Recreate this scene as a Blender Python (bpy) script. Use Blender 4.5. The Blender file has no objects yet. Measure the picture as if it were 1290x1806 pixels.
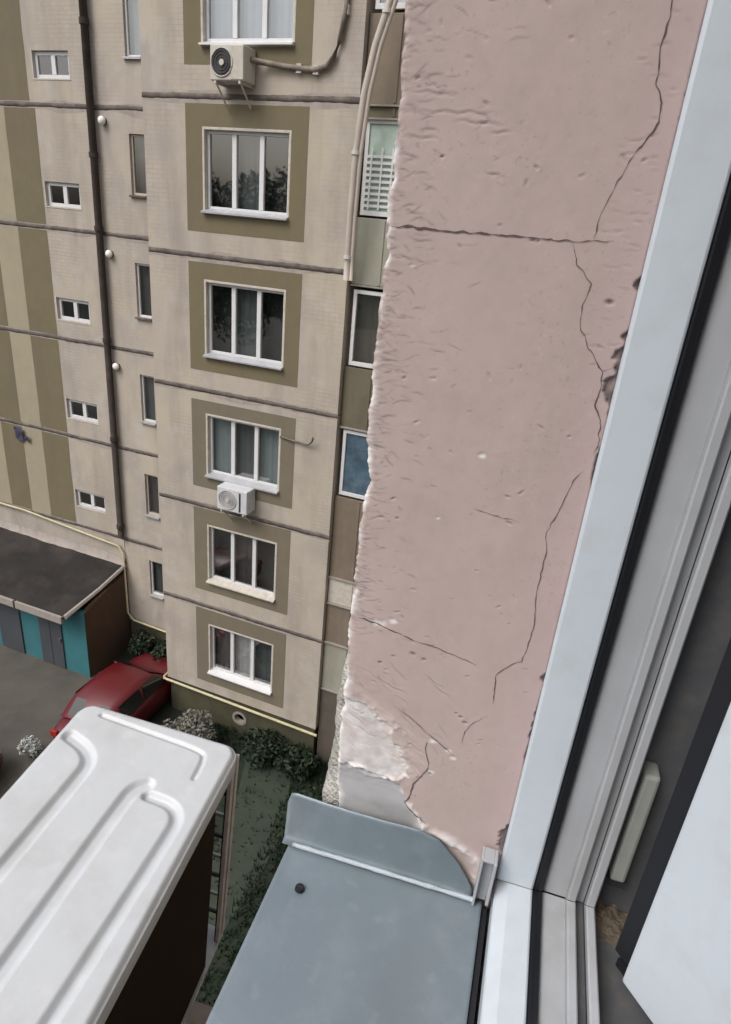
import bpy, math, random
import numpy as np
from mathutils import Matrix, Vector

# ------------------------------------------------------------------ camera, sky, sun, exposure
SC = bpy.context.scene
CZ = 13.0                                   # eye height above the yard
F_PX, AZ, PITCH, ROLL = 1143.7, 13.838, 23.453, 5.368
a, p, r = map(math.radians, (AZ, PITCH, ROLL))
fwd = Vector((-math.sin(a) * math.cos(p), math.cos(a) * math.cos(p), -math.sin(p)))
rgt = Vector((math.cos(a), math.sin(a), 0))
upv = rgt.cross(fwd)
R_ = math.cos(r) * rgt + math.sin(r) * upv
U_ = -math.sin(r) * rgt + math.cos(r) * upv
cam = bpy.data.cameras.new("camera")
cam_o = bpy.data.objects.new("camera", cam)
SC.collection.objects.link(cam_o)
M = Matrix((R_, U_, -fwd)).transposed().to_4x4()
M.translation = Vector((0, 0, CZ))
cam_o.matrix_world = M
cam.sensor_fit = 'HORIZONTAL'
cam.sensor_width = 36
cam.lens = F_PX / 1290 * 36
cam.clip_start = 0.01
cam.clip_end = 2000
SC.camera = cam_o

SUN_EL, SUN_AZ = 52.0, 215.0                # compass-like angle, from +Y towards +X
W = bpy.data.worlds.new("World")
SC.world = W
W.use_nodes = True
wn = W.node_tree
wn.nodes.clear()
sky = wn.nodes.new("ShaderNodeTexSky")
sky.sky_type = 'NISHITA'
sky.sun_disc = False
sky.sun_elevation = math.radians(SUN_EL)
sky.sun_rotation = math.radians(SUN_AZ)
sky.air_density = 1.0
sky.dust_density = 6.0
sky.ozone_density = 1.0
hs = wn.nodes.new("ShaderNodeHueSaturation")
hs.inputs['Saturation'].default_value = 0.50
bgn = wn.nodes.new("ShaderNodeBackground")
bgn.inputs['Strength'].default_value = 0.15
wo = wn.nodes.new("ShaderNodeOutputWorld")
wn.links.new(sky.outputs[0], hs.inputs['Color'])
wn.links.new(hs.outputs[0], bgn.inputs['Color'])
wn.links.new(bgn.outputs[0], wo.inputs[0])

sun = bpy.data.lights.new("sun", 'SUN')
sun.energy = 0.8
sun.angle = math.radians(25)
sun.color = (1.0, 0.97, 0.93)
sun_o = bpy.data.objects.new("sun", sun)
SC.collection.objects.link(sun_o)
se, sa = math.radians(SUN_EL), math.radians(SUN_AZ)
sd = Vector((math.sin(sa) * math.cos(se), math.cos(sa) * math.cos(se), math.sin(se)))
sun_o.rotation_euler = sd.to_track_quat('Z', 'Y').to_euler()
sun_o.location = (-10, -10, 40)

SC.view_settings.view_transform = 'Standard'
SC.view_settings.look = 'None'
SC.view_settings.exposure = 0.22
SC.view_settings.gamma = 1.0
SC.view_settings.use_curve_mapping = False
SC.cycles.max_bounces = 6
SC.cycles.diffuse_bounces = 3
SC.cycles.glossy_bounces = 3
SC.cycles.transparent_max_bounces = 8

# ------------------------------------------------------------------ helpers
random.seed(7)
rng = np.random.default_rng(11)
COL = SC.collection


def tag(o, label=None, cat=None, group=None, kind=None):
    if label: o["label"] = label
    if cat: o["category"] = cat
    if group: o["group"] = group
    if kind: o["kind"] = kind
    return o


def empty(name, loc=(0, 0, 0), rz=0.0):
    o = bpy.data.objects.new(name, None)
    o.location = loc
    o.rotation_euler = (0, 0, rz)
    o.empty_display_size = 0.1
    COL.objects.link(o)
    return o


class MB:
    """collects faces; build() links them as one mesh object"""
    def __init__(s):
        s.v = []; s.f = []

    def box(s, x0, x1, y0, y1, z0, z1):
        b = len(s.v)
        s.v += [(x0, y0, z0), (x1, y0, z0), (x1, y1, z0), (x0, y1, z0), (x0, y0, z1), (x1, y0, z1), (x1, y1, z1), (x0, y1, z1)]
        s.f += [tuple(b + i for i in q) for q in ((0, 3, 2, 1), (4, 5, 6, 7), (0, 1, 5, 4), (1, 2, 6, 5), (2, 3, 7, 6), (3, 0, 4, 7))]
        return s

    def quad(s, *pts):
        b = len(s.v); s.v += [tuple(q) for q in pts]; s.f.append(tuple(range(b, b + len(pts)))); return s

    def tube(s, pts, rad, n=8, cap=True):
        pts = [Vector(q) for q in pts]
        rads = rad if isinstance(rad, (list, tuple)) else [rad] * len(pts)
        b = len(s.v)
        for i, q in enumerate(pts):
            t = (pts[min(i + 1, len(pts) - 1)] - pts[max(i - 1, 0)]).normalized()
            ref = Vector((0, 0, 1)) if abs(t.z) < 0.9 else Vector((1, 0, 0))
            u = t.cross(ref).normalized(); w = t.cross(u)
            for k in range(n):
                an = 2 * math.pi * k / n
                s.v.append(tuple(q + rads[i] * (math.cos(an) * u + math.sin(an) * w)))
        for i in range(len(pts) - 1):
            for k in range(n):
                s.f.append((b + i * n + k, b + i * n + (k + 1) % n, b + (i + 1) * n + (k + 1) % n, b + (i + 1) * n + k))
        if cap:
            s.f.append(tuple(b + k for k in range(n)))
            s.f.append(tuple(b + (len(pts) - 1) * n + k for k in reversed(range(n))))
        return s

    def cyl(s, c, rad, h, axis='z', n=20, r2=None):
        c = Vector(c); d = {'x': Vector((1, 0, 0)), 'y': Vector((0, 1, 0)), 'z': Vector((0, 0, 1))}[axis]
        return s.tube([c, c + d * h], [rad, rad if r2 is None else r2], n)

    def sphere(s, c, rad, sq=(1, 1, 1), n=14, m=8):
        b = len(s.v)
        for i in range(m + 1):
            th = math.pi * i / m
            for k in range(n):
                ph = 2 * math.pi * k / n
                s.v.append((c[0] + rad * sq[0] * math.sin(th) * math.cos(ph), c[1] + rad * sq[1] * math.sin(th) * math.sin(ph), c[2] + rad * sq[2] * math.cos(th)))
        for i in range(m):
            for k in range(n):
                s.f.append((b + i * n + k, b + (i + 1) * n + k, b + (i + 1) * n + (k + 1) % n, b + i * n + (k + 1) % n))
        return s

    def mesh(s, name):
        me = bpy.data.meshes.new(name); me.from_pydata(s.v, [], s.f); me.update(); return me

    def build(s, name, mat, parent=None, smooth=False, bevel=0.0):
        me = s.mesh(name)
        me.materials.append(mat)
        if smooth: me.polygons.foreach_set('use_smooth', [True] * len(me.polygons))
        o = bpy.data.objects.new(name, me); COL.objects.link(o); o.parent = parent
        if bevel:
            m = o.modifiers.new('bevel', 'BEVEL'); m.width = bevel; m.segments = 2; m.limit_method = 'ANGLE'
        return o


def inst(src, parent, loc=(0, 0, 0), rz=0.0, name=None):
    o = src.copy(); o.name = name or src.name.split('.')[0]
    COL.objects.link(o); o.parent = parent; o.location = loc; o.rotation_euler = (0, 0, rz)
    return o


_lat = rng.random((256, 256))


def vnoise(x, y):
    x = np.asarray(x, float); y = np.asarray(y, float)
    xi = np.floor(x).astype(int); yi = np.floor(y).astype(int)
    fx = x - xi; fy = y - yi
    fx = fx * fx * (3 - 2 * fx); fy = fy * fy * (3 - 2 * fy)
    L = lambda i, j: _lat[i % 256, j % 256]
    return (L(xi, yi) * (1 - fx) + L(xi + 1, yi) * fx) * (1 - fy) + (L(xi, yi + 1) * (1 - fx) + L(xi + 1, yi + 1) * fx) * fy


def fbm(x, y, o=4):
    t = 0; amp = 1; s = 0
    for k in range(o):
        t = t + amp * vnoise(np.asarray(x) * 2 ** k + 17 * k, np.asarray(y) * 2 ** k + 31 * k); s += amp; amp *= .5
    return t / s * 2 - 1


def grid_mesh(name, P, mat, parent=None, cols=None, smooth=True):
    """P: (ny, nx, 3) array of points"""
    ny, nx = P.shape[:2]
    me = bpy.data.meshes.new(name)
    idx = np.arange(ny * nx).reshape(ny, nx)
    q = np.stack([idx[:-1, :-1], idx[:-1, 1:], idx[1:, 1:], idx[1:, :-1]], -1).reshape(-1, 4)
    me.vertices.add(ny * nx); me.vertices.foreach_set('co', P.reshape(-1).astype(np.float32))
    me.loops.add(q.size); me.loops.foreach_set('vertex_index', q.reshape(-1).astype(np.int32))
    me.polygons.add(len(q)); me.polygons.foreach_set('loop_start', (np.arange(len(q)) * 4).astype(np.int32))
    me.update(calc_edges=True)
    if smooth: me.polygons.foreach_set('use_smooth', np.ones(len(q), bool))
    if cols is not None:
        ca = me.color_attributes.new('Col', 'FLOAT_COLOR', 'POINT')
        c4 = np.ones((ny * nx, 4), np.float32); c4[:, :3] = cols.reshape(-1, 3)
        ca.data.foreach_set('color', c4.reshape(-1))
    me.materials.append(mat)
    o = bpy.data.objects.new(name, me); COL.objects.link(o); o.parent = parent
    return o


# ------------------------------------------------------------------ materials
def mat(name, col, rough=0.7, mottle=None, metal=0.0, var=0.12, scale=6.0, bump=0.0, bscale=None, dirt=None, dirt_scale=1.5, dirt_amt=0.5,
        streak=False, attr=False, spec=0.5, brick=None, hue=0.0):
    m = bpy.data.materials.new(name); m.use_nodes = True
    nt = m.node_tree; N = nt.nodes; L = nt.links
    b = N['Principled BSDF']
    b.inputs['Roughness'].default_value = rough
    b.inputs['Metallic'].default_value = metal
    b.inputs['Specular IOR Level'].default_value = spec
    tc = N.new('ShaderNodeTexCoord')
    nz = N.new('ShaderNodeTexNoise'); nz.inputs['Scale'].default_value = scale; nz.inputs['Detail'].default_value = 5
    nz.inputs['Roughness'].default_value = 0.65
    L.new(tc.outputs['Object'], nz.inputs['Vector'])
    mr = N.new('ShaderNodeMapRange'); mr.inputs[1].default_value = .25; mr.inputs[2].default_value = .75
    mr.inputs[3].default_value = 1 - var; mr.inputs[4].default_value = 1 + var
    L.new(nz.outputs[0], mr.inputs[0])
    mul = N.new('ShaderNodeVectorMath'); mul.operation = 'SCALE'
    if attr:
        at = N.new('ShaderNodeAttribute'); at.attribute_name = 'Col'; L.new(at.outputs['Color'], mul.inputs[0])
    else:
        mul.inputs[0].default_value = col
    L.new(mr.outputs[0], mul.inputs['Scale'])
    cur = mul.outputs[0]
    if mottle:
        for (mc, msc, lo, hi, amt) in mottle:
            z_ = N.new('ShaderNodeTexNoise'); z_.inputs['Scale'].default_value = msc; z_.inputs['Detail'].default_value = 5
            z_.noise_dimensions = '4D'; z_.inputs['W'].default_value = msc * 3.7
            L.new(tc.outputs['Object'], z_.inputs['Vector'])
            r_ = N.new('ShaderNodeMapRange'); r_.inputs[1].default_value = lo; r_.inputs[2].default_value = hi; r_.inputs[4].default_value = amt
            L.new(z_.outputs[0], r_.inputs[0])
            x_ = N.new('ShaderNodeMix'); x_.data_type = 'RGBA'; x_.inputs['B'].default_value = (*mc, 1)
            L.new(r_.outputs[0], x_.inputs['Factor']); L.new(cur, x_.inputs['A']); cur = x_.outputs['Result']
    if brick:
        sw = N.new('ShaderNodeSeparateXYZ'); cb = N.new('ShaderNodeCombineXYZ')
        L.new(tc.outputs['Object'], sw.inputs[0]); L.new(sw.outputs[0], cb.inputs[0]); L.new(sw.outputs[2], cb.inputs[1])
        # joints wander a little
        wz = N.new('ShaderNodeTexNoise'); wz.inputs['Scale'].default_value = 3.0; L.new(tc.outputs['Object'], wz.inputs['Vector'])
        wv = N.new('ShaderNodeVectorMath'); wv.operation = 'MULTIPLY_ADD'; wv.inputs[1].default_value = (.03, .03, 0)
        L.new(wz.outputs['Color'], wv.inputs[0]); L.new(cb.outputs[0], wv.inputs[2])
        bt = N.new('ShaderNodeTexBrick'); bt.inputs['Scale'].default_value = 1.0
        bt.inputs['Brick Width'].default_value = brick[0]; bt.inputs['Row Height'].default_value = brick[1]
        bt.inputs['Mortar Size'].default_value = 0.008; bt.inputs['Mortar Smooth'].default_value = 0.5
        bt.inputs['Color1'].default_value = (1.04, 1.03, 1.0, 1); bt.inputs['Color2'].default_value = (.95, .95, .95, 1)
        bt.inputs['Mortar'].default_value = (.72, .70, .67, 1)
        L.new(wv.outputs[0], bt.inputs['Vector'])
        fz = N.new('ShaderNodeTexNoise'); fz.inputs['Scale'].default_value = 0.9; fz.inputs['Detail'].default_value = 3
        L.new(tc.outputs['Object'], fz.inputs['Vector'])
        fr = N.new('ShaderNodeMapRange'); fr.inputs[1].default_value = .46; fr.inputs[2].default_value = .66
        fr.inputs[3].default_value = 0.05; fr.inputs[4].default_value = brick[2]
        L.new(fz.outputs[0], fr.inputs[0])
        mx = N.new('ShaderNodeMix'); mx.data_type = 'RGBA'; mx.blend_type = 'MULTIPLY'
        L.new(fr.outputs[0], mx.inputs['Factor']); L.new(cur, mx.inputs['A']); L.new(bt.outputs['Color'], mx.inputs['B'])
        cur = mx.outputs['Result']
    if dirt:
        mp = N.new('ShaderNodeMapping'); L.new(tc.outputs['Object'], mp.inputs[0])
        if streak: mp.inputs['Scale'].default_value = (1, 1, .18)
        dz = N.new('ShaderNodeTexNoise'); dz.inputs['Scale'].default_value = dirt_scale; dz.inputs['Detail'].default_value = 6
        dz.inputs['Roughness'].default_value = .62
        L.new(mp.outputs[0], dz.inputs['Vector'])
        dr = N.new('ShaderNodeMapRange'); dr.inputs[1].default_value = .48; dr.inputs[2].default_value = .72
        dr.inputs[3].default_value = 0; dr.inputs[4].default_value = dirt_amt
        L.new(dz.outputs[0], dr.inputs[0])
        dm = N.new('ShaderNodeMix'); dm.data_type = 'RGBA'
        dm.inputs['B'].default_value = (*dirt, 1)
        L.new(dr.outputs[0], dm.inputs['Factor']); L.new(cur, dm.inputs['A'])
        cur = dm.outputs['Result']
    L.new(cur, b.inputs['Base Color'])
    rr = N.new('ShaderNodeMapRange'); rr.inputs[3].default_value = max(.02, rough - .08); rr.inputs[4].default_value = min(1, rough + .08)
    L.new(nz.outputs[0], rr.inputs[0]); L.new(rr.outputs[0], b.inputs['Roughness'])
    if bump:
        bz = N.new('ShaderNodeTexNoise'); bz.inputs['Scale'].default_value = bscale or scale * 6; bz.inputs['Detail'].default_value = 3
        L.new(tc.outputs['Object'], bz.inputs['Vector'])
        bp = N.new('ShaderNodeBump'); bp.inputs['Strength'].default_value = bump; bp.inputs['Distance'].default_value = 0.01
        L.new(bz.outputs[0], bp.inputs['Height'])
        L.new(bp.outputs[0], b.inputs['Normal'])
    return m


def glass_mat(name, tint, r0=.23, rough=0.02):
    m = bpy.data.materials.new(name); m.use_nodes = True
    nt = m.node_tree; N = nt.nodes; L = nt.links; N.clear()
    out = N.new('ShaderNodeOutputMaterial'); mix = N.new('ShaderNodeMixShader')
    tr = N.new('ShaderNodeBsdfTransparent'); tr.inputs[0].default_value = (*tint, 1)
    gl = N.new('ShaderNodeBsdfGlossy'); gl.inputs['Roughness'].default_value = rough
    # Schlick reflectance, the same from both sides of the thin pane
    lw = N.new('ShaderNodeLayerWeight'); lw.inputs['Blend'].default_value = .5
    pw = N.new('ShaderNodeMath'); pw.operation = 'POWER'; pw.inputs[1].default_value = 5; L.new(lw.outputs['Facing'], pw.inputs[0])
    fr = N.new('ShaderNodeMath'); fr.operation = 'MULTIPLY_ADD'; fr.inputs[1].default_value = 1 - r0; fr.inputs[2].default_value = r0
    L.new(pw.outputs[0], fr.inputs[0])
    tc = N.new('ShaderNodeTexCoord'); nz = N.new('ShaderNodeTexNoise'); nz.inputs['Scale'].default_value = 1.3
    L.new(tc.outputs['Object'], nz.inputs['Vector'])
    bp = N.new('ShaderNodeBump'); bp.inputs['Strength'].default_value = .06; bp.inputs['Distance'].default_value = .02
    L.new(nz.outputs[0], bp.inputs['Height']); L.new(bp.outputs[0], gl.inputs['Normal'])
    L.new(fr.outputs[0], mix.inputs[0]); L.new(tr.outputs[0], mix.inputs[1]); L.new(gl.outputs[0], mix.inputs[2])
    L.new(mix.outputs[0], out.inputs[0])
    return m


MT = dict(
    pink=mat('pink_plaster', (.5, .4, .37), .85, attr=True, var=.05, scale=14, bump=.075, bscale=1300, spec=.15),
    crack=mat('crack_inside', (.13, .10, .095), .95, var=.3, scale=200, spec=.1),  # dark ribbon colour stands for the dirty, shaded inside of each crack
    bead=mat('crumbly_mortar', (.46, .45, .42), .95, var=.25, scale=60, bump=.7, bscale=260, dirt=(.16, .17, .12), dirt_scale=26, dirt_amt=.75, spec=.2),
    ownwall=mat('own_wall_render', (.40, .36, .31), .92, var=.15, scale=5, bump=.3, dirt=(.2, .18, .15), spec=.2),
    sill=mat('painted_sheet_steel', (.205, .25, .285), .42, metal=.25, var=.10, scale=9, dirt=(.30, .345, .385), dirt_scale=16, dirt_amt=.45, bump=.02, bscale=120, mottle=[((.32, .37, .41), 42, .58, .76, .5), ((.165, .205, .235), 7, .5, .7, .6), ((.13, .15, .165), 330, .68, .76, .6)]),
    fold_glint=mat('fold_highlight', (.42, .48, .53), .5, var=.1, scale=60, bump=.2),  # pale colour paints the highlight on the sill's fold
    screw=mat('dark_screw', (.03, .032, .036), .5, metal=.6, var=.2, scale=200),
    pvc=mat('white_pvc', (.572, .635, .70), .38, var=.035, scale=8, dirt=(.44, .44, .43), dirt_scale=30, dirt_amt=.25),
    pvc_in=mat('shade_grey_pvc', (.40, .42, .45), .45, var=.08, scale=14, dirt=(.30, .29, .28), dirt_scale=22, dirt_amt=.5, streak=True),  # white PVC greyed to carry the recess shade, plus some dust
    rubber=mat('black_rubber', (.007, .008, .012), .6, var=.2, scale=60),
    inner=mat('dark_inner_rebate', (.10, .105, .115), .6, var=.15, scale=20, dirt=(.2, .17, .13), dirt_scale=40, dirt_amt=.35),  # dark colour carries the deep rebate's shade; also fills the dirty groove
    grime=mat('corner_grime', (.16, .13, .10), .95, var=.5, scale=90, bump=.5, bscale=300, spec=.1),
    hinge=mat('hinge_plastic', (.30, .32, .30), .4, var=.08, scale=30),
    room=mat('room_paint', (.35, .33, .31), .9, var=.06, scale=3),
    acw=mat('ac_white_enamel', (.545, .575, .61), .40, var=.03, scale=12, dirt=(.40, .395, .38), dirt_scale=11, dirt_amt=.42, bump=.015, bscale=300, mottle=[((.36, .35, .335), 240, .64, .74, .55), ((.46, .47, .48), 5, .5, .7, .5), ((.62, .64, .67), 34, .58, .74, .6)]),
    accoil=mat('ac_coil', (.020, .0105, .0045), .8, var=.35, scale=70, bump=.3, bscale=500, spec=.08),
    acmetal=mat('ac_post', (.50, .455, .44), .5, var=.12, scale=30, dirt=(.22, .12, .1), dirt_scale=25, dirt_amt=.5),
    acbar=mat('ac_bar', (.52, .52, .50), .5, var=.15, scale=40),
    dark=mat('dark_plastic', (.03, .03, .032), .6, var=.2, scale=20),
    panel=mat('facade_panel', (.415, .372, .325), .9, mottle=[((.47, .42, .33), .55, .5, .68, .75), ((.36, .325, .305), .9, .52, .66, .7), ((.46, .44, .41), 2.3, .56, .7, .6)], var=.08, scale=2.2, bump=.25, bscale=45, dirt=(.25, .22, .20), dirt_scale=1.6, dirt_amt=.55, streak=True, brick=(.24, .085, .6), spec=.2),
    panel2=mat('facade_panel_recess', (.415, .372, .325), .9, mottle=[((.47, .42, .33), .55, .5, .68, .75), ((.36, .325, .305), .9, .52, .66, .7), ((.46, .44, .41), 2.3, .56, .7, .6)], var=.08, scale=2.0, bump=.25, bscale=45, dirt=(.26, .225, .205), dirt_scale=1.5, dirt_amt=.55, streak=True, brick=(.24, .085, .6), spec=.2),
    olive=mat('olive_paint', (.168, .146, .092), .85, var=.09, scale=2.5, bump=.15, bscale=60, dirt=(.15, .125, .095), dirt_scale=1.4, dirt_amt=.7, streak=True, spec=.2),
    olive_grey=mat('faded_olive_paint', (.175, .155, .115), .85, var=.09, scale=2.5, bump=.15, bscale=60, dirt=(.155, .135, .115), dirt_scale=1.4, dirt_amt=.7, streak=True, spec=.2),
    khaki=mat('khaki_paint', (.33, .295, .215), .88, var=.08, scale=2.5, bump=.15, bscale=60, dirt=(.25, .22, .16), dirt_scale=1.2, dirt_amt=.5, streak=True, spec=.2),
    joint=mat('joint_mastic', (.115, .098, .09), .9, var=.4, scale=7, bump=.3, bscale=60, dirt=(.26, .23, .205), dirt_scale=2.2, dirt_amt=.65, spec=.2),
    smear=mat('repair_mortar', (.345, .31, .285), .92, var=.14, scale=5, dirt=(.22, .195, .18), dirt_scale=3, dirt_amt=.6, streak=True, spec=.2),
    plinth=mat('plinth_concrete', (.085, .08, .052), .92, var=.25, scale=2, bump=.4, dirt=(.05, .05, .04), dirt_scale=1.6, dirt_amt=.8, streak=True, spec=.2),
    trim=mat('window_reveal_trim', (.50, .47, .42), .85, var=.12, scale=9, dirt=(.3, .27, .24), dirt_scale=8, dirt_amt=.5, spec=.2),
    fpvc=mat('far_window_pvc', (.62, .63, .65), .4, var=.04, scale=8, dirt=(.5, .49, .46), dirt_scale=9, dirt_amt=.25),
    fsill=mat('far_sill_zinc', (.40, .41, .44), .45, metal=.3, var=.12, scale=8),
    wood=mat('old_wood_frame', (.46, .41, .36), .75, var=.15, scale=12, dirt=(.2, .16, .13), dirt_scale=12, dirt_amt=.5),
    glass=glass_mat('window_glass', (.80, .84, .84)),
    curtain_d=mat('dark_interior', (.045, .05, .05), .9, var=.3, scale=3),
    curtain_g=mat('grey_curtain', (.11, .12, .122), .9, var=.1, scale=4),
    curtain_b=mat('blind', (.27, .31, .32), .9, var=.06, scale=4),
    curtain_sky=mat('sky_reflect_blind', (.36, .40, .46), .9, var=.06, scale=4),  # blue-grey blind paints the sky's reflection into the top window
    curtain_w=mat('net_curtain', (.50, .47, .48), .9, var=.12, scale=7),
    curtain_p=mat('plum_curtain', (.085, .07, .075), .9, var=.3, scale=5),
    pipe=mat('cast_iron_pipe', (.046, .037, .034), .85, var=.2, scale=4, dirt=(.085, .07, .062), dirt_scale=3, dirt_amt=.6, spec=.2),
    gas=mat('cream_gas_pipe', (.50, .46, .30), .6, var=.12, scale=3, dirt=(.28, .24, .15), dirt_scale=2, dirt_amt=.5),
    hose=mat('wrapped_hose', (.15, .13, .115), .8, var=.3, scale=6, dirt=(.34, .29, .21), dirt_scale=5, dirt_amt=.7),
    duct=mat('grey_duct', (.47, .42, .38), .7, var=.1, scale=4, dirt=(.3, .27, .24), dirt_scale=2, dirt_amt=.5),
    lamp=mat('white_lamp_cover', (.78, .77, .74), .4, var=.05, scale=10),
    far_ac=mat('far_ac_casing', (.50, .48, .44), .55, var=.08, scale=6, dirt=(.36, .33, .29), dirt_scale=6, dirt_amt=.5),
    rag=mat('dark_rag', (.05, .045, .085), .9, var=.3, scale=12),
    bal_green=mat('balcony_grey_green', (.30, .30, .25), .8, var=.1, scale=3, dirt=(.2, .19, .15), dirt_amt=.5, streak=True),
    bal_olive=mat('balcony_olive', (.14, .125, .085), .85, var=.15, scale=3, dirt=(.09, .08, .06), dirt_amt=.6, streak=True),
    bal_brown=mat('balcony_brown', (.20, .165, .125), .85, var=.15, scale=3, dirt=(.11, .085, .07), dirt_amt=.6, streak=True),
    bal_mint=mat('balcony_mint', (.36, .47, .41), .7, var=.1, scale=5, dirt=(.6, .62, .58), dirt_scale=6, dirt_amt=.5),
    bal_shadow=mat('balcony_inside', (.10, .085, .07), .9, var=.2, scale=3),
    blueglass=mat('blue_film_pane', (.07, .115, .16), .2, var=.45, scale=2.5, dirt=(.16, .21, .25), dirt_scale=3, dirt_amt=.6),
    roof=mat('bitumen_roof', (.024, .022, .021), .9, var=.35, scale=1.2, bump=.3, bscale=14, dirt=(.062, .052, .049), dirt_scale=.9, dirt_amt=.7, spec=.25),
    fascia=mat('roof_edge_concrete', (.30, .275, .25), .9, var=.2, scale=4, dirt=(.15, .13, .12), dirt_scale=4, dirt_amt=.6),
    teal=mat('teal_paint', (.035, .155, .18), .7, var=.12, scale=2, dirt=(.045, .10, .11), dirt_scale=1.5, dirt_amt=.6, streak=True),
    slate=mat('slate_door_paint', (.055, .062, .075), .6, var=.15, scale=2),
    brownwall=mat('brown_render', (.095, .062, .042), .92, var=.15, scale=2, bump=.3, dirt=(.07, .05, .045), dirt_scale=1, dirt_amt=.7, spec=.2),
    asphalt=mat('asphalt', (.095, .088, .077), .92, var=.15, scale=1.6, bump=.25, bscale=30, dirt=(.045, .045, .042), dirt_scale=.35, dirt_amt=.8, spec=.3),
    soil=mat('yard_soil', (.022, .028, .020), .95, var=.4, scale=1.4, bump=.6, bscale=8, dirt=(.018, .03, .02), dirt_scale=.6, dirt_amt=.8, spec=.2),
    path=mat('shade_green_path', (.042, .052, .04), .92, var=.2, scale=2, bump=.3, dirt=(.05, .065, .045), dirt_scale=1.2, dirt_amt=.7, spec=.2),  # path and lawn colours darkened to carry the own building's shade
    grass=mat('grass_blades', (.016, .032, .016), .8, var=.4, scale=3, spec=.25),
    leaf=mat('dark_leaves', (.016, .028, .014), .65, var=.45, scale=4, spec=.35),
    leaf_grey=mat('dusty_leaves', (.17, .165, .145), .8, var=.3, scale=5, spec=.2),
    leaf_pale=mat('pale_leaves', (.40, .42, .41), .8, var=.2, scale=6, spec=.2),
    leaf_tree=mat('tree_leaves', (.045, .07, .03), .7, var=.4, scale=1.5, spec=.3),
    bark=mat('bark', (.07, .055, .04), .95, var=.3, scale=6, bump=.5),
    carred=mat('red_car_paint', (.10, .006, .010), .32, var=.08, scale=2, spec=.6, dirt=(.08, .010, .012), dirt_scale=2, dirt_amt=.5),
    carred2=mat('crimson_car_paint', (.075, .018, .022), .3, var=.08, scale=2, spec=.6),
    carglass=mat('car_glass', (.012, .014, .016), .08, var=.1, scale=2, spec=.7),
    tyre=mat('tyre_rubber', (.018, .018, .018), .85, var=.2, scale=10),
    rim=mat('wheel_rim', (.35, .35, .36), .35, metal=.8, var=.1, scale=10),
    lens=mat('lamp_lens', (.55, .55, .53), .2, var=.1, scale=10),
    tail=mat('tail_lens', (.3, .02, .02), .2, var=.1, scale=10),
)

# ------------------------------------------------------------------ ground
g = MB().quad((-300, -300, 0), (300, -300, 0), (300, 300, 0), (-300, 300, 0)).build('ground', MT['soil'])
tag(g, kind='structure')
g = MB().quad((-60, -60, .004), (-8.2, -60, .004), (-8.2, 12.0, .004), (-11.0, 13.6, .004), (-60, 18, .004)).build('road', MT['asphalt'])
tag(g, kind='structure')
# kerb stones between road and green strip
kerb = MB()
for k in range(24):
    kerb.box(-8.2, -8.06, 11.9 - k * 1.0 - .98, 11.9 - k * 1.0, 0, .12)
tag(kerb.build('kerb', MT['fascia']), kind='structure')
pth = []
for i in range(26):
    y = 12.0 - i * .55
    x = -4.9 + .35 * math.sin(i * .4) + .03 * i
    pth.append((x - .62 - .08 * random.random(), y, .012)); pth.append((x + .62 + .08 * random.random(), y, .012))
pm = MB(); pm.v = pth; pm.f = [(2 * i, 2 * i + 1, 2 * i + 3, 2 * i + 2) for i in range(25)]
tag(pm.build('path', MT['path']), kind='structure')

# ------------------------------------------------------------------ far apartment building
FA = math.radians(-5.885)
bld = empty('apartment_building', (0, 12.101, 0), FA)
tag(bld, 'beige panel apartment block with olive painted window surrounds across the yard', 'building')
SET = 1.8
TL, TR = -8.47, -3.885          # protruding block
Z_J = [15.025 - 2.8 * k for k in range(5)]      # storey joints
EDGE = [20.6, 17.825] + Z_J + [1.10]


def wall_panel(t0, t1, z0, z1, y, holes, m, name='wall_panel', depth=.16, ret_l=0, ret_r=0):
    ts = sorted({t0, t1, *[h[0] for h in holes], *[h[1] for h in holes]})
    zs = sorted({z0, z1, *[h[2] for h in holes], *[h[3] for h in holes]})
    b = MB()
    for i in range(len(ts) - 1):
        for j in range(len(zs) - 1):
            ct, cz = (ts[i] + ts[i + 1]) / 2, (zs[j] + zs[j + 1]) / 2
            if any(h[0] < ct < h[1] and h[2] < cz < h[3] for h in holes): continue
            b.quad((ts[i], y, zs[j]), (ts[i + 1], y, zs[j]), (ts[i + 1], y, zs[j + 1]), (ts[i], y, zs[j + 1]))
    for h in holes:
        l, r_, bt, tp = h
        yd = y + depth
        b.quad((l, y, bt), (l, y, tp), (l, yd, tp), (l, yd, bt))
        b.quad((r_, y, bt), (r_, yd, bt), (r_, yd, tp), (r_, y, tp))
        b.quad((l, y, tp), (r_, y, tp), (r_, yd, tp), (l, yd, tp))
        b.quad((l, y, bt), (l, yd, bt), (r_, yd, bt), (r_, y, bt))
    # edges of the slab
    D = .2
    b.quad((t0, y, z1), (t1, y, z1), (t1, y + D, z1), (t0, y + D, z1))
    b.quad((t0, y, z0), (t0, y + D, z0), (t1, y + D, z0), (t1, y, z0))
    b.quad((t0, y, z0), (t0, y, z1), (t0, y + D + ret_l, z1), (t0, y + D + ret_l, z0))
    b.quad((t1, y, z0), (t1, y + D + ret_r, z0), (t1, y + D + ret_r, z1), (t1, y, z1))
    return b.build(name, m, bld)


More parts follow.
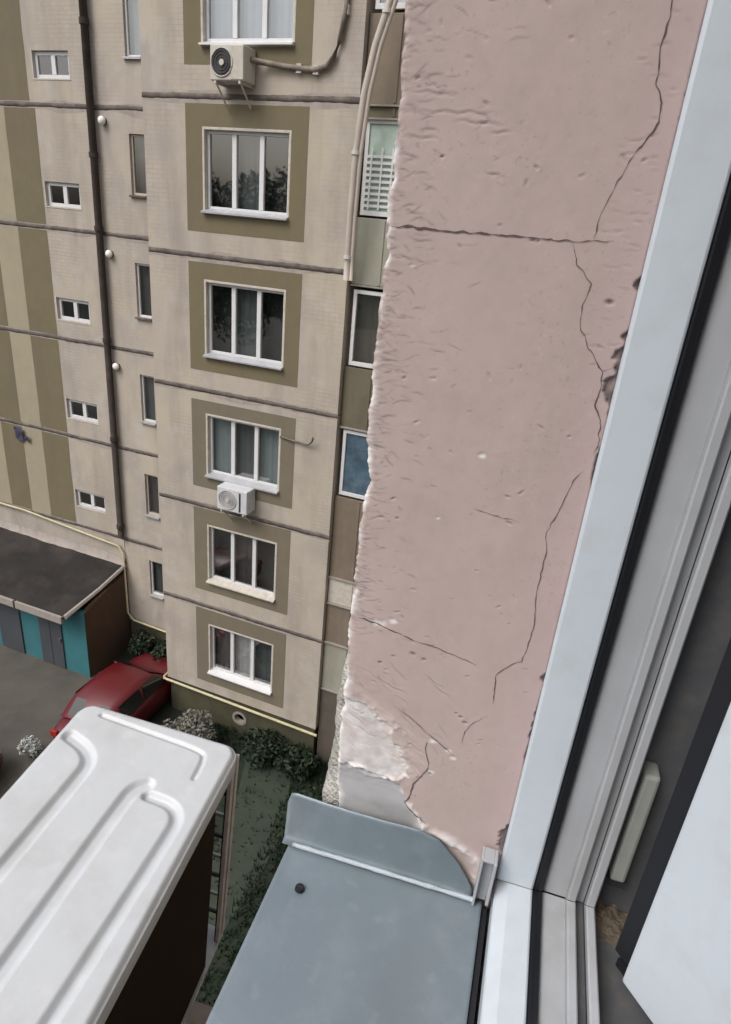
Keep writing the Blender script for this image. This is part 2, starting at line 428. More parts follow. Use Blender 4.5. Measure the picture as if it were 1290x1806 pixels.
def joint(t0, t1, z, y, seed, w=.060):
    n = max(8, int((t1 - t0) / .06))
    t = np.linspace(t0, t1, n)
    c = z + .014 * fbm(t * .5 + seed, t * 0 + seed, 3)
    hw = w * .85 + .012 * fbm(t * 1.5 + seed * 3, t * 0 + 5, 3) + .010 * fbm(t * 9 + seed, t * 0 + 15, 2)
    hu = w * .85 + .010 * fbm(t * 1.7 + seed, t * 0 + 9, 3) + .008 * fbm(t * 8 + seed, t * 0 + 25, 2)
    # smeared repair mortar above and below the strip
    sl_ = hw + np.clip(.05 + .11 * fbm(t * 1.1 + seed, t * 0 + 33, 4), .003, 1); su_ = hu + np.clip(.01 + .09 * fbm(t * 1.3 + seed, t * 0 + 43, 4), .003, 1)
    Q = np.stack([np.stack([t, t * 0 + y - .0012, c - sl_], 1), np.stack([t, t * 0 + y - .0022, c], 1), np.stack([t, t * 0 + y - .0012, c + su_], 1)], 0)
    grid_mesh('mortar_smear', Q, MT['smear'], bld, smooth=False)
    P = np.zeros((4, n, 3))
    P[0] = np.stack([t, t * 0 + y + .01, c - hw], 1); P[1] = np.stack([t, t * 0 + y - .004, c - hw + .003], 1)
    P[2] = np.stack([t, t * 0 + y - .004, c + hu - .003], 1); P[3] = np.stack([t, t * 0 + y + .01, c + hu], 1)
    return grid_mesh('joint_strip', P, MT['joint'], bld, smooth=False)


# core volumes behind the panels keep the building solid
core = MB().box(TL + .05, TR - .05, .45, 9, 0, 20.5).box(-24, TL - .02, SET + .45, 9.5, 0, 20.5)
core.build('core', MT['curtain_d'], bld)

WIN = [(14.495, 13.089), (11.734, 10.246), (8.878, 7.467), (6.115, 4.636), (3.266, 1.837)]
WIN = [(17.29, 15.87)] + WIN
SUR = [(17.6, 15.53), (14.91, 12.68), (12.10, 9.87), (9.20, 7.10), (6.55, 4.28), (3.72, 1.42)]
WT0, WT1 = -7.065, -5.21
for k in range(7):
    z1, z0 = EDGE[k] - .012, EDGE[k + 1] + .012
    holes = []
    for (tp, bt) in WIN:
        if z0 < bt and tp < z1: holes.append((WT0, WT1, bt, tp))
    wall_panel(TL, TR, z0, z1, 0, holes, MT['panel'], ret_l=SET, ret_r=1.2)
for k, z in enumerate(EDGE[1:-1]):
    joint(TL - .01, TR + .01, z, 0, k * 7.3 + 1)
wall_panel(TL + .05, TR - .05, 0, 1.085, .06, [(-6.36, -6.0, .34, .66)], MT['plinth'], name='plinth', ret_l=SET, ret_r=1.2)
# round basement vent
vt = MB()
for k in range(20):
    a0, a1 = 2 * math.pi * k / 20, 2 * math.pi * (k + 1) / 20
    for (ra, rb, y0, y1) in ((.15, .22, .045, .045), (.22, .22, .045, .07), (.15, .15, .045, .2)):
        vt.quad((-6.18 + ra * math.cos(a0), y0, .5 + ra * math.sin(a0)), (-6.18 + ra * math.cos(a1), y0, .5 + ra * math.sin(a1)),
                (-6.18 + rb * math.cos(a1), y1, .5 + rb * math.sin(a1)), (-6.18 + rb * math.cos(a0), y1, .5 + rb * math.sin(a0)))
vt.build('basement_vent', MT['fascia'], bld)


def ring(t0, t1, z0, z1, h, y):
    b = MB(); l, r_, bt, tp = h
    e = .02
    for (A, B, C, D_) in ((t0, t1, tp + e, z1), (t0, t1, z0, bt - e), (t0, l - e, bt - e, tp + e), (r_ + e, t1, bt - e, tp + e)):
        b.box(A, B, y - .0055, y + .001, C, D_)
    return b


def curtain(t0, t1, z0, z1, y, m, parent, amp=.008, seed=0):
    n = 28
    t = np.linspace(t0, t1, n); z = np.linspace(z0, z1, 3)
    T, Z = np.meshgrid(t, z)
    P = np.stack([T, y + amp * np.sin(T * 42 + seed) + .5 * amp * np.sin(T * 77 + seed * 2), Z], -1)
    return grid_mesh('curtain', P, m, parent)


def three_sash(l, r_, bt, tp, k, mats, sillm):
    w = empty('window'); w.parent = bld
    # light mortar trim round the opening
    b = MB(); e = .035
    b.box(l - e, l + .012, -.012, .09, bt - .01, tp + e); b.box(r_ - .012, r_ + e, -.012, .09, bt - .01, tp + e); b.box(l + .012, r_ - .012, -.012, .09, tp - .012, tp + e)
    b.build('reveal_trim', MT['trim'], w, bevel=.006)
    y0, y1 = .085, .15
    l2, r2, b2, t2 = l + .013, r_ - .013, bt + .002, tp - .013
    f = MB(); fw = .055
    f.box(l2, l2 + fw, y0, y1, b2, t2); f.box(r2 - fw, r2, y0, y1, b2, t2)
    f.box(l2 + fw, r2 - fw, y0, y1, t2 - fw, t2); f.box(l2 + fw, r2 - fw, y0, y1, b2, b2 + fw + .015)
    m1 = l2 + (r2 - l2) * .335; m2 = l2 + (r2 - l2) * .665
    for m_ in (m1, m2): f.box(m_ - .048, m_ + .048, y0 - .006, y1, b2 + fw + .015, t2 - fw)
    f.build('frame', MT['fpvc'], w, bevel=.005)
    edges = [(l2 + fw, m1 - .048), (m1 + .048, m2 - .048), (m2 + .048, r2 - fw)]
    for i, (A, B) in enumerate(edges):
        MB().quad((A, .118, b2 + fw + .015), (B, .118, b2 + fw + .015), (B, .118, t2 - fw), (A, .118, t2 - fw)).build('pane', MT['glass'], w)
        if mats[i]: curtain(A - .05, B + .05, b2, t2, .22 + .02 * i, mats[i], w, seed=k * 3 + i)
    s = MB()
    s.v = [(l - .03, .09, bt + .03), (r_ + .03, .09, bt + .03), (r_ + .03, -.10, bt - .03), (l - .03, -.10, bt - .03), (r_ + .03, -.10, bt - .06), (l - .03, -.10, bt - .06), (l - .03, .05, bt - .06), (r_ + .03, .05, bt - .06)]
    s.f = [(0, 3, 2, 1), (3, 5, 4, 2), (5, 6, 7, 4), (0, 6, 5, 3), (1, 2, 4, 7)]
    s.build('sill', sillm, w)
    return w


CUR = [(MT['curtain_sky'], MT['curtain_sky'], MT['curtain_sky']), (None, MT['curtain_g'], None), (None, MT['curtain_g'], None), (MT['curtain_b'], MT['curtain_g'], MT['curtain_b']),
       (None, MT['curtain_p'], None), (MT['curtain_p'], MT['curtain_w'], MT['curtain_g'])]
SILLM = [MT['fpvc'], MT['fsill'], MT['fsill'], MT['fsill'], MT['trim'], MT['fpvc']]
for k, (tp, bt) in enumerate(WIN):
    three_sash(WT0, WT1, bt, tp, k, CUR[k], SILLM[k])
    ring(-7.48, -4.84, SUR[k][1], SUR[k][0], (WT0, WT1, bt - .06, tp), 0).build('window_surround', MT['olive'] if k < 3 else MT['olive_grey'], bld)

# recessed wing on the left
Z_L = [15.06, 12.35, 9.57, 6.80, 3.92]
EDGL = [20.6, 17.84] + Z_L + [1.06]
SM = [(-13.03, -11.95, 15.60, 16.15), (-13.03, -11.93, 12.86, 13.42), (-13.03, -11.93, 10.08, 10.65), (-13.03, -11.93, 7.34, 7.90), (-13.03, -11.93, 4.58, 5.12)]
NA = [(-10.34, -9.9, 16.03, 17.3), (-10.35, -9.92, 13.28, 14.55), (-10.37, -9.93, 10.47, 11.76), (-10.40, -9.95, 7.72, 8.99), (-10.42, -9.97, 4.93, 6.18), (-10.42, -9.95, 2.25, 3.42)]
for k in range(7):
    z1, z0 = EDGL[k] - .012, EDGL[k + 1] + .012
    hs_ = [h for h in SM if z0 < h[2] and h[3] < z1]
    wall_panel(-24, -11.31, z0, z1, SET, hs_, MT['panel2'])
    hs_ = [h for h in NA if z0 < h[2] and h[3] < z1]
    wall_panel(-11.29, TL + .15, z0, z1, SET, hs_, MT['panel2'])
for k, z in enumerate(EDGL[1:-1]):
    joint(-24, TL + .2, z, SET, k * 5.1 + 40)
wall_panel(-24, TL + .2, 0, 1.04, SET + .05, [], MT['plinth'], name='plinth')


def small_window(h, k):
    l, r_, bt, tp = h
    w = empty('window'); w.parent = bld
    y = SET
    f = MB(); y0, y1, fw = y + .07, y + .13, .085
    f.box(l + .004, l + fw, y0, y1, bt, tp - .004); f.box(r_ - fw, r_ - .004, y0, y1, bt, tp - .004)
    f.box(l + fw, r_ - fw, y0, y1, tp - fw, tp - .004); f.box(l + fw, r_ - fw, y0, y1, bt, bt + fw)
    m = (l + r_) / 2 + .02
    f.box(m - .06, m + .06, y0 - .005, y1, bt + fw, tp - fw)
    f.build('frame', MT['fpvc'], w, bevel=.005)
    for A, B in ((l + fw, m - .06), (m + .06, r_ - fw)):
        MB().quad((A, y + .1, bt + fw), (B, y + .1, bt + fw), (B, y + .1, tp - fw), (A, y + .1, tp - fw)).build('pane', MT['glass'], w)
    b = MB(); e = .03
    b.box(l - e, l + .003, y - .01, y + .068, bt - e, tp + e); b.box(l + .003, r_ + e, y - .01, y + .068, bt - e, bt - .001)
    b.build('reveal_trim', MT['trim'], w)


def narrow_window(h, k):
    l, r_, bt, tp = h
    w = empty('window'); w.parent = bld
    y = SET; m = MT['fpvc'] if k in (0, 2, 3, 5) else MT['wood']
    f = MB(); y0, y1, fw = y + .06, y + .12, .05
    f.box(l + .004, l + fw, y0, y1, bt, tp - .004); f.box(r_ - fw, r_ - .004, y0, y1, bt, tp - .004)
    f.box(l + fw, r_ - fw, y0, y1, tp - fw, tp - .004); f.box(l + fw, r_ - fw, y0, y1, bt, bt + fw)
    f.build('frame', m, w, bevel=.005)
    MB().quad((l + fw, y + .09, bt + fw), (r_ - fw, y + .09, bt + fw), (r_ - fw, y + .09, tp - fw), (l + fw, y + .09, tp - fw)).build('pane', MT['glass'], w)
    if k in (0, 3, 5): curtain(l, r_, bt, tp, y + .2, MT['curtain_b'] if k == 0 else MT['curtain_g'], w, seed=k)
    else: curtain(l, r_, bt, tp, y + .2, MT['curtain_p'], w, seed=k)
    s = MB().box(l - .03, r_ + .02, y - .07, y + .055, bt - .05, bt - .003)
    s.build('sill', MT['joint'] if k in (1, 2) else MT['fsill'], w, bevel=.004)


for k, h in enumerate(SM): small_window(h, k)
for k, h in enumerate(NA): narrow_window(h, k)


def stripe(t0, t1, z0, z1, m, jit=.012):
    n = 14
    z = np.linspace(z0, z1, n)
    e0 = t0 + jit * fbm(z * 2 + t0, z * 0 + 3, 2); e1 = t1 + jit * fbm(z * 2 + t1, z * 0 + 8, 2)
    P = np.zeros((n, 2, 3)); P[:, 0] = np.stack([e0, z * 0 + SET - .004, z], 1); P[:, 1] = np.stack([e1, z * 0 + SET - .004, z], 1)
    grid_mesh('painted_stripe', P, m, bld, smooth=False)


stripe(-18, -13.25, 15.14, 17.78, MT['olive'])
stripe(-18, -13.25, 17.9, 20.5, MT['olive'])
for i in range(4):
    zt = Z_L[i] - .07; zb = (Z_L[i + 1] + .07)
    stripe(-14.10, -13.11, zb, zt, MT['olive'])
    stripe(-14.88, -14.104, zb, zt, MT['khaki'])
    stripe(-15.72, -14.884, zb, zt, MT['olive'] if i else MT['khaki'])
    stripe(-17.5, -15.724, zb, zt, MT['khaki'])
# rain pipe with collars
pp = MB().tube([(-11.30, SET - .13, 20.4), (-11.30, SET - .13, 12), (-11.30, SET - .13, 4.0)], .085, 12)
dp = pp.build('drainpipe', MT['pipe'], bld, smooth=True)
for z in (16.6, 14.0, 12.4, 9.7, 7.0, 4.3):
    MB().cyl((-11.30, SET - .13, z), .105, .12, 'z', 14).build('pipe_collar', MT['pipe'], dp)
# gas main
MB().tube([(-20, SET - .09, 3.98), (-15.07, SET - .09, 3.95), (-11.46, SET - .09, 3.66), (-11.30, SET - .09, 3.46), (-11.27, SET - .09, 1.36), (-11.05, SET - .09, 1.15), (-8.6, SET - .09, 1.06), (-8.58, 0, 1.08), (-8.53, -.08, 1.09), (-8.42, -.09, 1.09), (-3.80, -.09, 1.02)], .034, 8).build('gas_pipe', MT['gas'], bld, smooth=True)
# loose wire stub beside the third window
MB().tube([(-5.19, -.02, 8.74), (-4.9, -.05, 8.72), (-4.5, -.06, 8.70), (-4.38, -.12, 8.80), (-4.33, -.16, 8.92)], .022, 6).build('cable_stub', MT['hose'], bld, smooth=True)

# stack of balconies beyond the corner
BY, BL, BR = .14, TR + .02, -.25
bal = [  # (z0, z1, type)
    (16.35, 17.6, 'glass', 'fpvc', 'curtain_w'), (15.0, 16.3, 'solid', 'bal_brown', None), (14.80, 14.97, 'solid', 'bal_olive', None),
    (13.24, 14.78, 'mint', 'fpvc', None), (12.03, 13.20, 'solid', 'bal_green', None), (10.48, 11.93, 'glass', 'fpvc', 'bal_shadow'),
    (9.20, 10.44, 'solid', 'bal_olive', None), (7.66, 9.13, 'blue', 'fpvc', None), (5.6, 7.6, 'solid', 'bal_brown', None), (4.9, 5.55, 'solid', 'trim', None),
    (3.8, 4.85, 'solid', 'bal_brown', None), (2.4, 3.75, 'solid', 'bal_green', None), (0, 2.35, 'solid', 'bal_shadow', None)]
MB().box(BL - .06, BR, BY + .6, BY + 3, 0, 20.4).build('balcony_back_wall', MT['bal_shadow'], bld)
for z0, z1, ty, m, cm in bal:
    bo = empty('balcony'); bo.parent = bld
    if ty == 'solid':
        MB().box(BL, BR, BY, BY + .12, z0, z1).build('parapet', MT[m], bo, bevel=.01)
        MB().box(BL, BR, BY - .05, BY + .6, z0 - .035, z0 - .003).build('slab_edge', MT['fascia'], bo)
        for t_ in (BL + .55, BL + 1.6, BL + 2.6):
            MB().box(t_, t_ + .05, BY - .02, BY - .001, z0 + .02, z1 - .02).build('parapet_rib', MT[m], bo)
    else:
        f = MB()
        f.box(BL + .08, BL + .15, BY, BY + .07, z0, z1); f.box(BL + .15, BR, BY, BY + .07, z0, z0 + .08); f.box(BL + .15, BR, BY, BY + .07, z1 - .07, z1)
        for t_ in (BL + .95, BL + 1.75, BL + 2.6): f.box(t_, t_ + .07, BY, BY + .07, z0 + .08, z1 - .07)
        f.build('glazing_frame', MT['fpvc'], bo, bevel=.004)
        pm_ = {'glass': MT['glass'], 'mint': MT['bal_mint'], 'blue': MT['blueglass']}[ty]
        ed = [BL + .15, BL + .95, BL + 1.75, BL + 2.6]
        for i in range(3):
            A, B = ed[i] + (.07 if i else 0), ed[i + 1]
            MB().quad((A, BY + .03, z0 + .08), (B, BY + .03, z0 + .08), (B, BY + .03, z1 - .07), (A, BY + .03, z1 - .07)).build('pane', pm_, bo)
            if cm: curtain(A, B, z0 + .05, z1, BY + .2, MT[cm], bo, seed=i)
        if ty == 'mint':        # lattice of white bars in front of the mint panes
            for i in range(9):
                MB().box(BL + .15, BL + 1.9, BY - .012, BY + .002, z0 + .14 + i * .1, z0 + .185 + i * .1).build('lattice_bar', MT['fpvc'], bo)
            for i in range(8):
                MB().box(BL + .22 + i * .2, BL + .25 + i * .2, BY - .02, BY - .013, z0 + .1, z0 + 1.1).build('lattice_bar', MT['fpvc'], bo)

# pale duct hanging at the corner
dct = [(-3.05, -.25, 17.4), (-3.22, -.3, 16.75), (-3.40, -.3, 16.2), (-3.55, -.3, 15.75), (-3.68, -.3, 15.1), (-3.77, -.28, 14.2), (-3.815, -.22, 13.2), (-3.84, -.16, 12.5), (-3.85, -.12, 12.10)]
fo = Matrix.Rotation(FA, 4, 'Z'); fo.translation = Vector((0, 12.101, 0))
dd = empty('duct', fo @ Vector((-3.86, -.12, 12.1)), FA)
tag(dd, 'long pale grey duct bowing down the right corner of the beige block', 'duct')
MB().tube([Vector(q) - Vector((-3.86, -.12, 12.1)) for q in dct], .058, 10).build('tube', MT['duct'], dd, smooth=True)
MB().tube([Vector(q) - Vector((-3.86, -.12, 12.1)) + Vector((.085, .02, 0)) for q in dct],   .04, 8).build('seam', MT['duct'], dd, smooth=True)
for i in (2, 5, 7):
    q = Vector(dct[i]) - Vector((-3.86, -.12, 12.1))
    MB().tube([q + Vector((0, 0, -.03)), q + Vector((0, 0, .03))], .075, 12).build('clip', MT['acbar'], dd)


def far_ac(t0, t1, z0, z1, y0, y1, label, dirty):
    root = empty('air_conditioner', fo @ Vector((t0, y1, z0)), FA)
    tag(root, label, 'air conditioner', 'air conditioners on the far facade')
    w, h, d = t1 - t0, z1 - z0, y1 - y0
    MB().box(0, w, -d, 0, 0, h).build('casing', MT['far_ac'] if dirty else MT['acw'], root, bevel=.02)
    cx, cz, rr = w * .36, h * .5, h * .40
    MB().cyl((cx, -d - .006, cz), rr, .005, 'y', 28).build('fan_opening', MT['dark'] if dirty else MT['fsill'], root)
    for q in (rr, rr * .78, rr * .56, rr * .34):
        pts = [(cx + q * math.cos(2 * math.pi * i / 26), -d - .012, cz + q * math.sin(2 * math.pi * i / 26)) for i in range(27)]
        MB().tube(pts, .006 if q < rr else .011, 5, cap=False).build('grille_ring', MT['dark'] if dirty and q < rr else MT['far_ac'], root)
    MB().cyl((cx, -d - .022, cz), .05, .014, 'y', 14).build('grille_hub', MT['far_ac'], root)
    if not dirty:
        MB().box(w * .74, w * .80, -d - .004, -d + .002, .04, h - .06).build('panel_groove', MT['dark'], root)
    else:
        MB().box(w * .62, w * .985, -d - .006, -d + .002, .02, h - .03).build('service_panel', MT['trim'], root, bevel=.004)
    for x in (w * .12, w * .85):
        br = MB().box(x, x + .04, -d, .42 - y1 - .42, -.045, -.004).tube([(x + .02, -d + .04, -.03), (x + .02, -.01, -.36)], .018, 6)
        br.build('bracket', MT['acmetal'] if dirty else MT['far_ac'], root)
    return root


far_ac(-6.62, -5.93, 15.20, 15.74, -.44, -.03, 'grimy air conditioner with dark fan under the topmost window', True)
far_ac(-6.54, -5.76, 6.86, 7.42, -.42, -.03, 'clean white air conditioner under the fourth window from the top', False)
# insulated line of the upper unit
hz = empty('refrigerant_line', fo @ Vector((-5.9, -.06, 15.53)), FA)
tag(hz, 'dark wrapped refrigerant pipe curving up the wall right of the grimy air conditioner', 'pipe')
hp = [(-5.94, -.2, 15.56), (-5.7, -.09, 15.54), (-5.39, -.07, 15.50), (-5.05, -.06, 15.47), (-4.72, -.06, 15.45), (-4.52, -.06, 15.50), (-4.39, -.06, 15.64), (-4.29, -.06, 15.9), (-4.22, -.06, 16.3), (-4.19, -.06, 17.0), (-4.18, -.06, 18.5)]
MB().tube([Vector(q) - Vector((-5.9, -.06, 15.53)) for q in hp], .048, 8).build('insulation', MT['hose'], hz, smooth=True)
for q in (hp[3], hp[4], hp[8]):
    v = Vector(q) - Vector((-5.9, -.06, 15.53))
    MB().box(v.x - .05, v.x + .05, -.02, .07, v.z - .07, v.z + .07).build('clamp', MT['acmetal'], hz)

for (t, z), lb in zip([(-11.03, 14.78), (-11.08, 11.90), (-11.10, 9.10)], ['uppermost of three small white wall lamps beside the dark drainpipe', 'middle one of three small white wall lamps beside the dark drainpipe', 'lowest of three small white wall lamps beside the dark drainpipe']):
    lo = empty('wall_lamp', fo @ Vector((t, SET, z)), FA)
    tag(lo, lb, 'lamp', 'white lamps along the drainpipe')
    MB().cyl((0, -.05, 0), .075, .05, 'y', 16).build('base', MT['dark'], lo)
    MB().sphere((0, -.09, 0), .095, (1, .8, 1)).build('cover', MT['lamp'], lo, smooth=True)

# snagged rag on the striped wall
rg = empty('rag', fo @ Vector((-14.95, SET - .02, 6.62)), FA)
tag(rg, 'dark purple rag snagged on the wall joint between olive stripes', 'rag')
n = 14
T, Z = np.meshgrid(np.linspace(-.16, .16, n), np.linspace(-.34, .08, n))
Pn = np.stack([T * (1 + .6 * (Z + .1)) + .05 * fbm(Z * 7, T * 5), -.05 + .05 * fbm(T * 9, Z * 9), Z + .05 * fbm(T * 11 + 4, Z * 3)], -1)
grid_mesh('cloth', Pn, MT['rag'], rg)
Pn2 = Pn * np.array([.5, 1, .45]) + np.array([.30, -.01, -.16])
grid_mesh('loose_end', Pn2, MT['rag'], rg)

# ------------------------------------------------------------------ lean-to shed on the left
sh = empty('shed', fo @ Vector((-11.3, 0, 0)), FA)
tag(sh, 'low teal lean-to shed with black bitumen roof against the striped wall', 'shed')
L = 9.0
rz1, rz0, fz = 3.18, 2.95, 2.3      # rear left, rear right, front height
s = MB(); s.box(-L, -.02, -.0, .15, 0, 2.26); s.build('front_wall', MT['teal'], sh)
s = MB()
s.v = [(0, .002, 0), (0, SET - .01, 0), (0, SET - .01, 2.80), (0, .002, 2.28), (-.15, .16, 0), (-.15, SET - .01, 0), (-.15, SET - .01, 2.80), (-.15, .16, 2.3)]
s.f = [(0, 1, 2, 3), (4, 7, 6, 5), (0, 3, 7, 4), (3, 2, 6, 7)]
s.build('side_wall', MT['brownwall'], sh)
MB().box(-1.80, -.92, -.045, -.003, .02, 2.12).build('door', MT['slate'], sh, bevel=.01)
MB().box(-3.45, -2.55, -.045, -.003, .02, 2.12).build('door', MT['slate'], sh, bevel=.01)
for x in (-1.36,):
    MB().box(x - .01, x + .01, -.052, -.046, .05, 2.1).build('door_seam', MT['dark'], sh)
MB().box(-1.0, -.96, -.10, -.046, 1.0, 1.12).build('door_handle', MT['rim'], sh)
# roof slab with uneven bitumen
nx, ny = 60, 16
X, V = np.meshgrid(np.linspace(-L, -.0, nx), np.linspace(0, 1, ny))
front = -.50; rear = SET - .02
Xr = X - .27 * (1 - V) * np.exp(X * .8)
Yr = front + (rear - front) * V
Zr = 2.33 + (3.08 - 2.33) * V + .025 * fbm(X * 1.3, V * 3) - .05 * np.exp(X * 2.0) * V
Pr = np.stack([Xr, Yr, Zr], -1)
grid_mesh('roof', Pr, MT['roof'], sh)
grid_mesh('roof_underside', Pr - np.array([0, 0, .09]), MT['fascia'], sh)
fs = MB()
for i in range(9):                                   # front edge boards, slightly uneven
    x0, x1 = -L + i * 1.0, -L + (i + 1) * 1.0 - .012
    o_ = .02 * random.random()
    MB().box(x0 - .27 * (i == 8), x1 - .27 * math.exp(x1 * .8), front - .06 - o_, front - .001, 2.12 + o_, 2.355 + o_).build('fascia_board', MT['fascia'], sh, bevel=.012)
MB().tube([(-.20, front, 2.36), (-.03, .7, 2.72), (.0, rear - .02, 3.0)], [.075, .06, .06], 6).build('verge_strip', MT['fascia'], sh)
xf_ = np.linspace(-L, 0, 140)
tz = 3.30 + .05 * fbm(xf_ * .7, xf_ * 0 + 3, 4); bz_ = 3.03 + 0 * xf_
Q = np.stack([np.stack([xf_, 0 * xf_ + rear - .10 + .03 * fbm(xf_ * 2, xf_ * 0, 3), bz_ + .01], 1), np.stack([xf_, 0 * xf_ + rear - .03, bz_ + .10], 1), np.stack([xf_, 0 * xf_ + rear + .006, tz], 1)], 0)
grid_mesh('flashing', Q, MT['smear'], sh)

# ------------------------------------------------------------------ vegetation
def leaf_cloud(name, m, parent, centers, rads, n, size, flat=.8, seed=0):
    rg_ = np.random.default_rng(seed)
    centers = np.array(centers, float); rads = np.array(rads, float)
    pick = rg_.choice(len(centers), n, p=rads ** 2 / (rads ** 2).sum())
    d = rg_.normal(size=(n, 3)); d /= np.linalg.norm(d, axis=1)[:, None]
    rr = rads[pick] * (.55 + .5 * rg_.random(n) ** .6)
    c = centers[pick] + d * rr[:, None] * np.array([1, 1, flat])
    ax = rg_.normal(size=(n, 3)); ax /= np.linalg.norm(ax, axis=1)[:, None]
    nr = d + .9 * rg_.normal(size=(n, 3)); bx = np.cross(ax, nr); bx /= np.linalg.norm(bx, axis=1)[:, None]
    sz = size * (.6 + .8 * rg_.random(n))[:, None]
    v = np.stack([c - ax * sz, c + bx * sz * .45, c + ax * sz, c - bx * sz * .45], 1).reshape(-1, 3)
    v[:, 2] = np.maximum(v[:, 2], .01)
    me = bpy.data.meshes.new(name)
    me.vertices.add(4 * n); me.vertices.foreach_set('co', v.reshape(-1).astype(np.float32))
    me.loops.add(4 * n); me.loops.foreach_set('vertex_index', np.arange(4 * n, dtype=np.int32))
    me.polygons.add(n); me.polygons.foreach_set('loop_start', (np.arange(n) * 4).astype(np.int32))
    me.update(calc_edges=True)
    me.materials.append(m)
    o = bpy.data.objects.new(name, me); COL.objects.link(o); o.parent = parent
    return o


def shrub(x, y, rad, h, m, label, seed, n=900, size=.07):
    o = empty('shrub', (x, y, 0)); tag(o, label, 'shrub', 'shrubs along the foot of the far block')
    r_ = random.Random(seed)
    cs = []; rs = []
    for i in range(9):
        an = r_.random() * 6.28; q = rad * .55 * r_.random() ** .5
        cs.append((q * math.cos(an), q * math.sin(an), h * (.35 + .4 * r_.random()))); rs.append(rad * (.35 + .25 * r_.random()))
    leaf_cloud('foliage', m, o, cs, rs, n, size, min(1.0, h / rad * .7), seed)
    st = MB()
    for i in range(5):
        c_ = cs[i]
        st.tube([(0, 0, 0), (c_[0] * .5, c_[1] * .5, c_[2] * .5), c_], [.03, .02, .008], 5)
    st.build('stem', MT['bark'], o)
    return o


shrub(-9.2, 14.35, .62, 1.2, MT['leaf'], 'dark green bush in the corner right of the brown shed wall', 3, 1500)
shrub(-10.35, 14.45, .55, 1.1, MT['leaf'], 'dark bush close against the brown side wall of the shed', 4, 1200)
shrub(-6.95, 11.55, .85, 1.1, MT['leaf_grey'], 'dusty grey rounded bush showing behind the white air conditioner', 5, 2600, .06)
shrub(-5.2, 12.15, .70, .7, MT['leaf'], 'low dark bush under the round basement vent', 6, 1300)
shrub(-4.15, 11.9, .60, .9, MT['leaf'], 'low dark bush at the right corner of the plinth', 8, 1200)
shrub(-3.0, 10.3, .95, 1.2, MT['leaf'], 'broad dark bush beyond the upturned end of the sill', 9, 1800, .08)
shrub(-2.6, 8.3, .9, 1.1, MT['leaf'], 'dark bush below the left edge of the grey sill', 10, 1600, .08)
shrub(-10.62, 10.1, .26, .7, MT['leaf_pale'], 'pale silvery bush beside the red car left of the air conditioner', 12, 900, .07)
# grass
ng = 26000
gx = rng.uniform(-8.0, -.3, ng); gy = rng.uniform(1.5, 13.0, ng)
dist = np.abs(gx - np.interp(gy, [-2, 12], [-4.3, -4.9]))
keep = (dist > .75) | (rng.random(ng) < .10)
gx, gy = gx[keep], gy[keep]; ng = len(gx)
an = rng.uniform(0, 6.28, ng); gh = rng.uniform(.05, .22, ng); wv = rng.uniform(.012, .03, ng); le = rng.uniform(-.1, .1, (ng, 2))
dx, dy = np.cos(an) * wv, np.sin(an) * wv
v = np.stack([np.stack([gx - dx, gy - dy, gx * 0], 1), np.stack([gx + dx, gy + dy, gx * 0], 1), np.stack([gx + le[:, 0], gy + le[:, 1], gh], 1)], 1).reshape(-1, 3)
me = bpy.data.meshes.new('grass'); me.vertices.add(3 * ng); me.vertices.foreach_set('co', v.reshape(-1).astype(np.float32))
me.loops.add(3 * ng); me.loops.foreach_set('vertex_index', np.arange(3 * ng, dtype=np.int32)); me.polygons.add(ng)
me.polygons.foreach_set('loop_start', (np.arange(ng) * 3).astype(np.int32)); me.update(calc_edges=True); me.materials.append(MT['grass'])
go = bpy.data.objects.new('grass', me); COL.objects.link(go); tag(go, 'dark grass in the strip below the window', 'grass', kind='stuff')


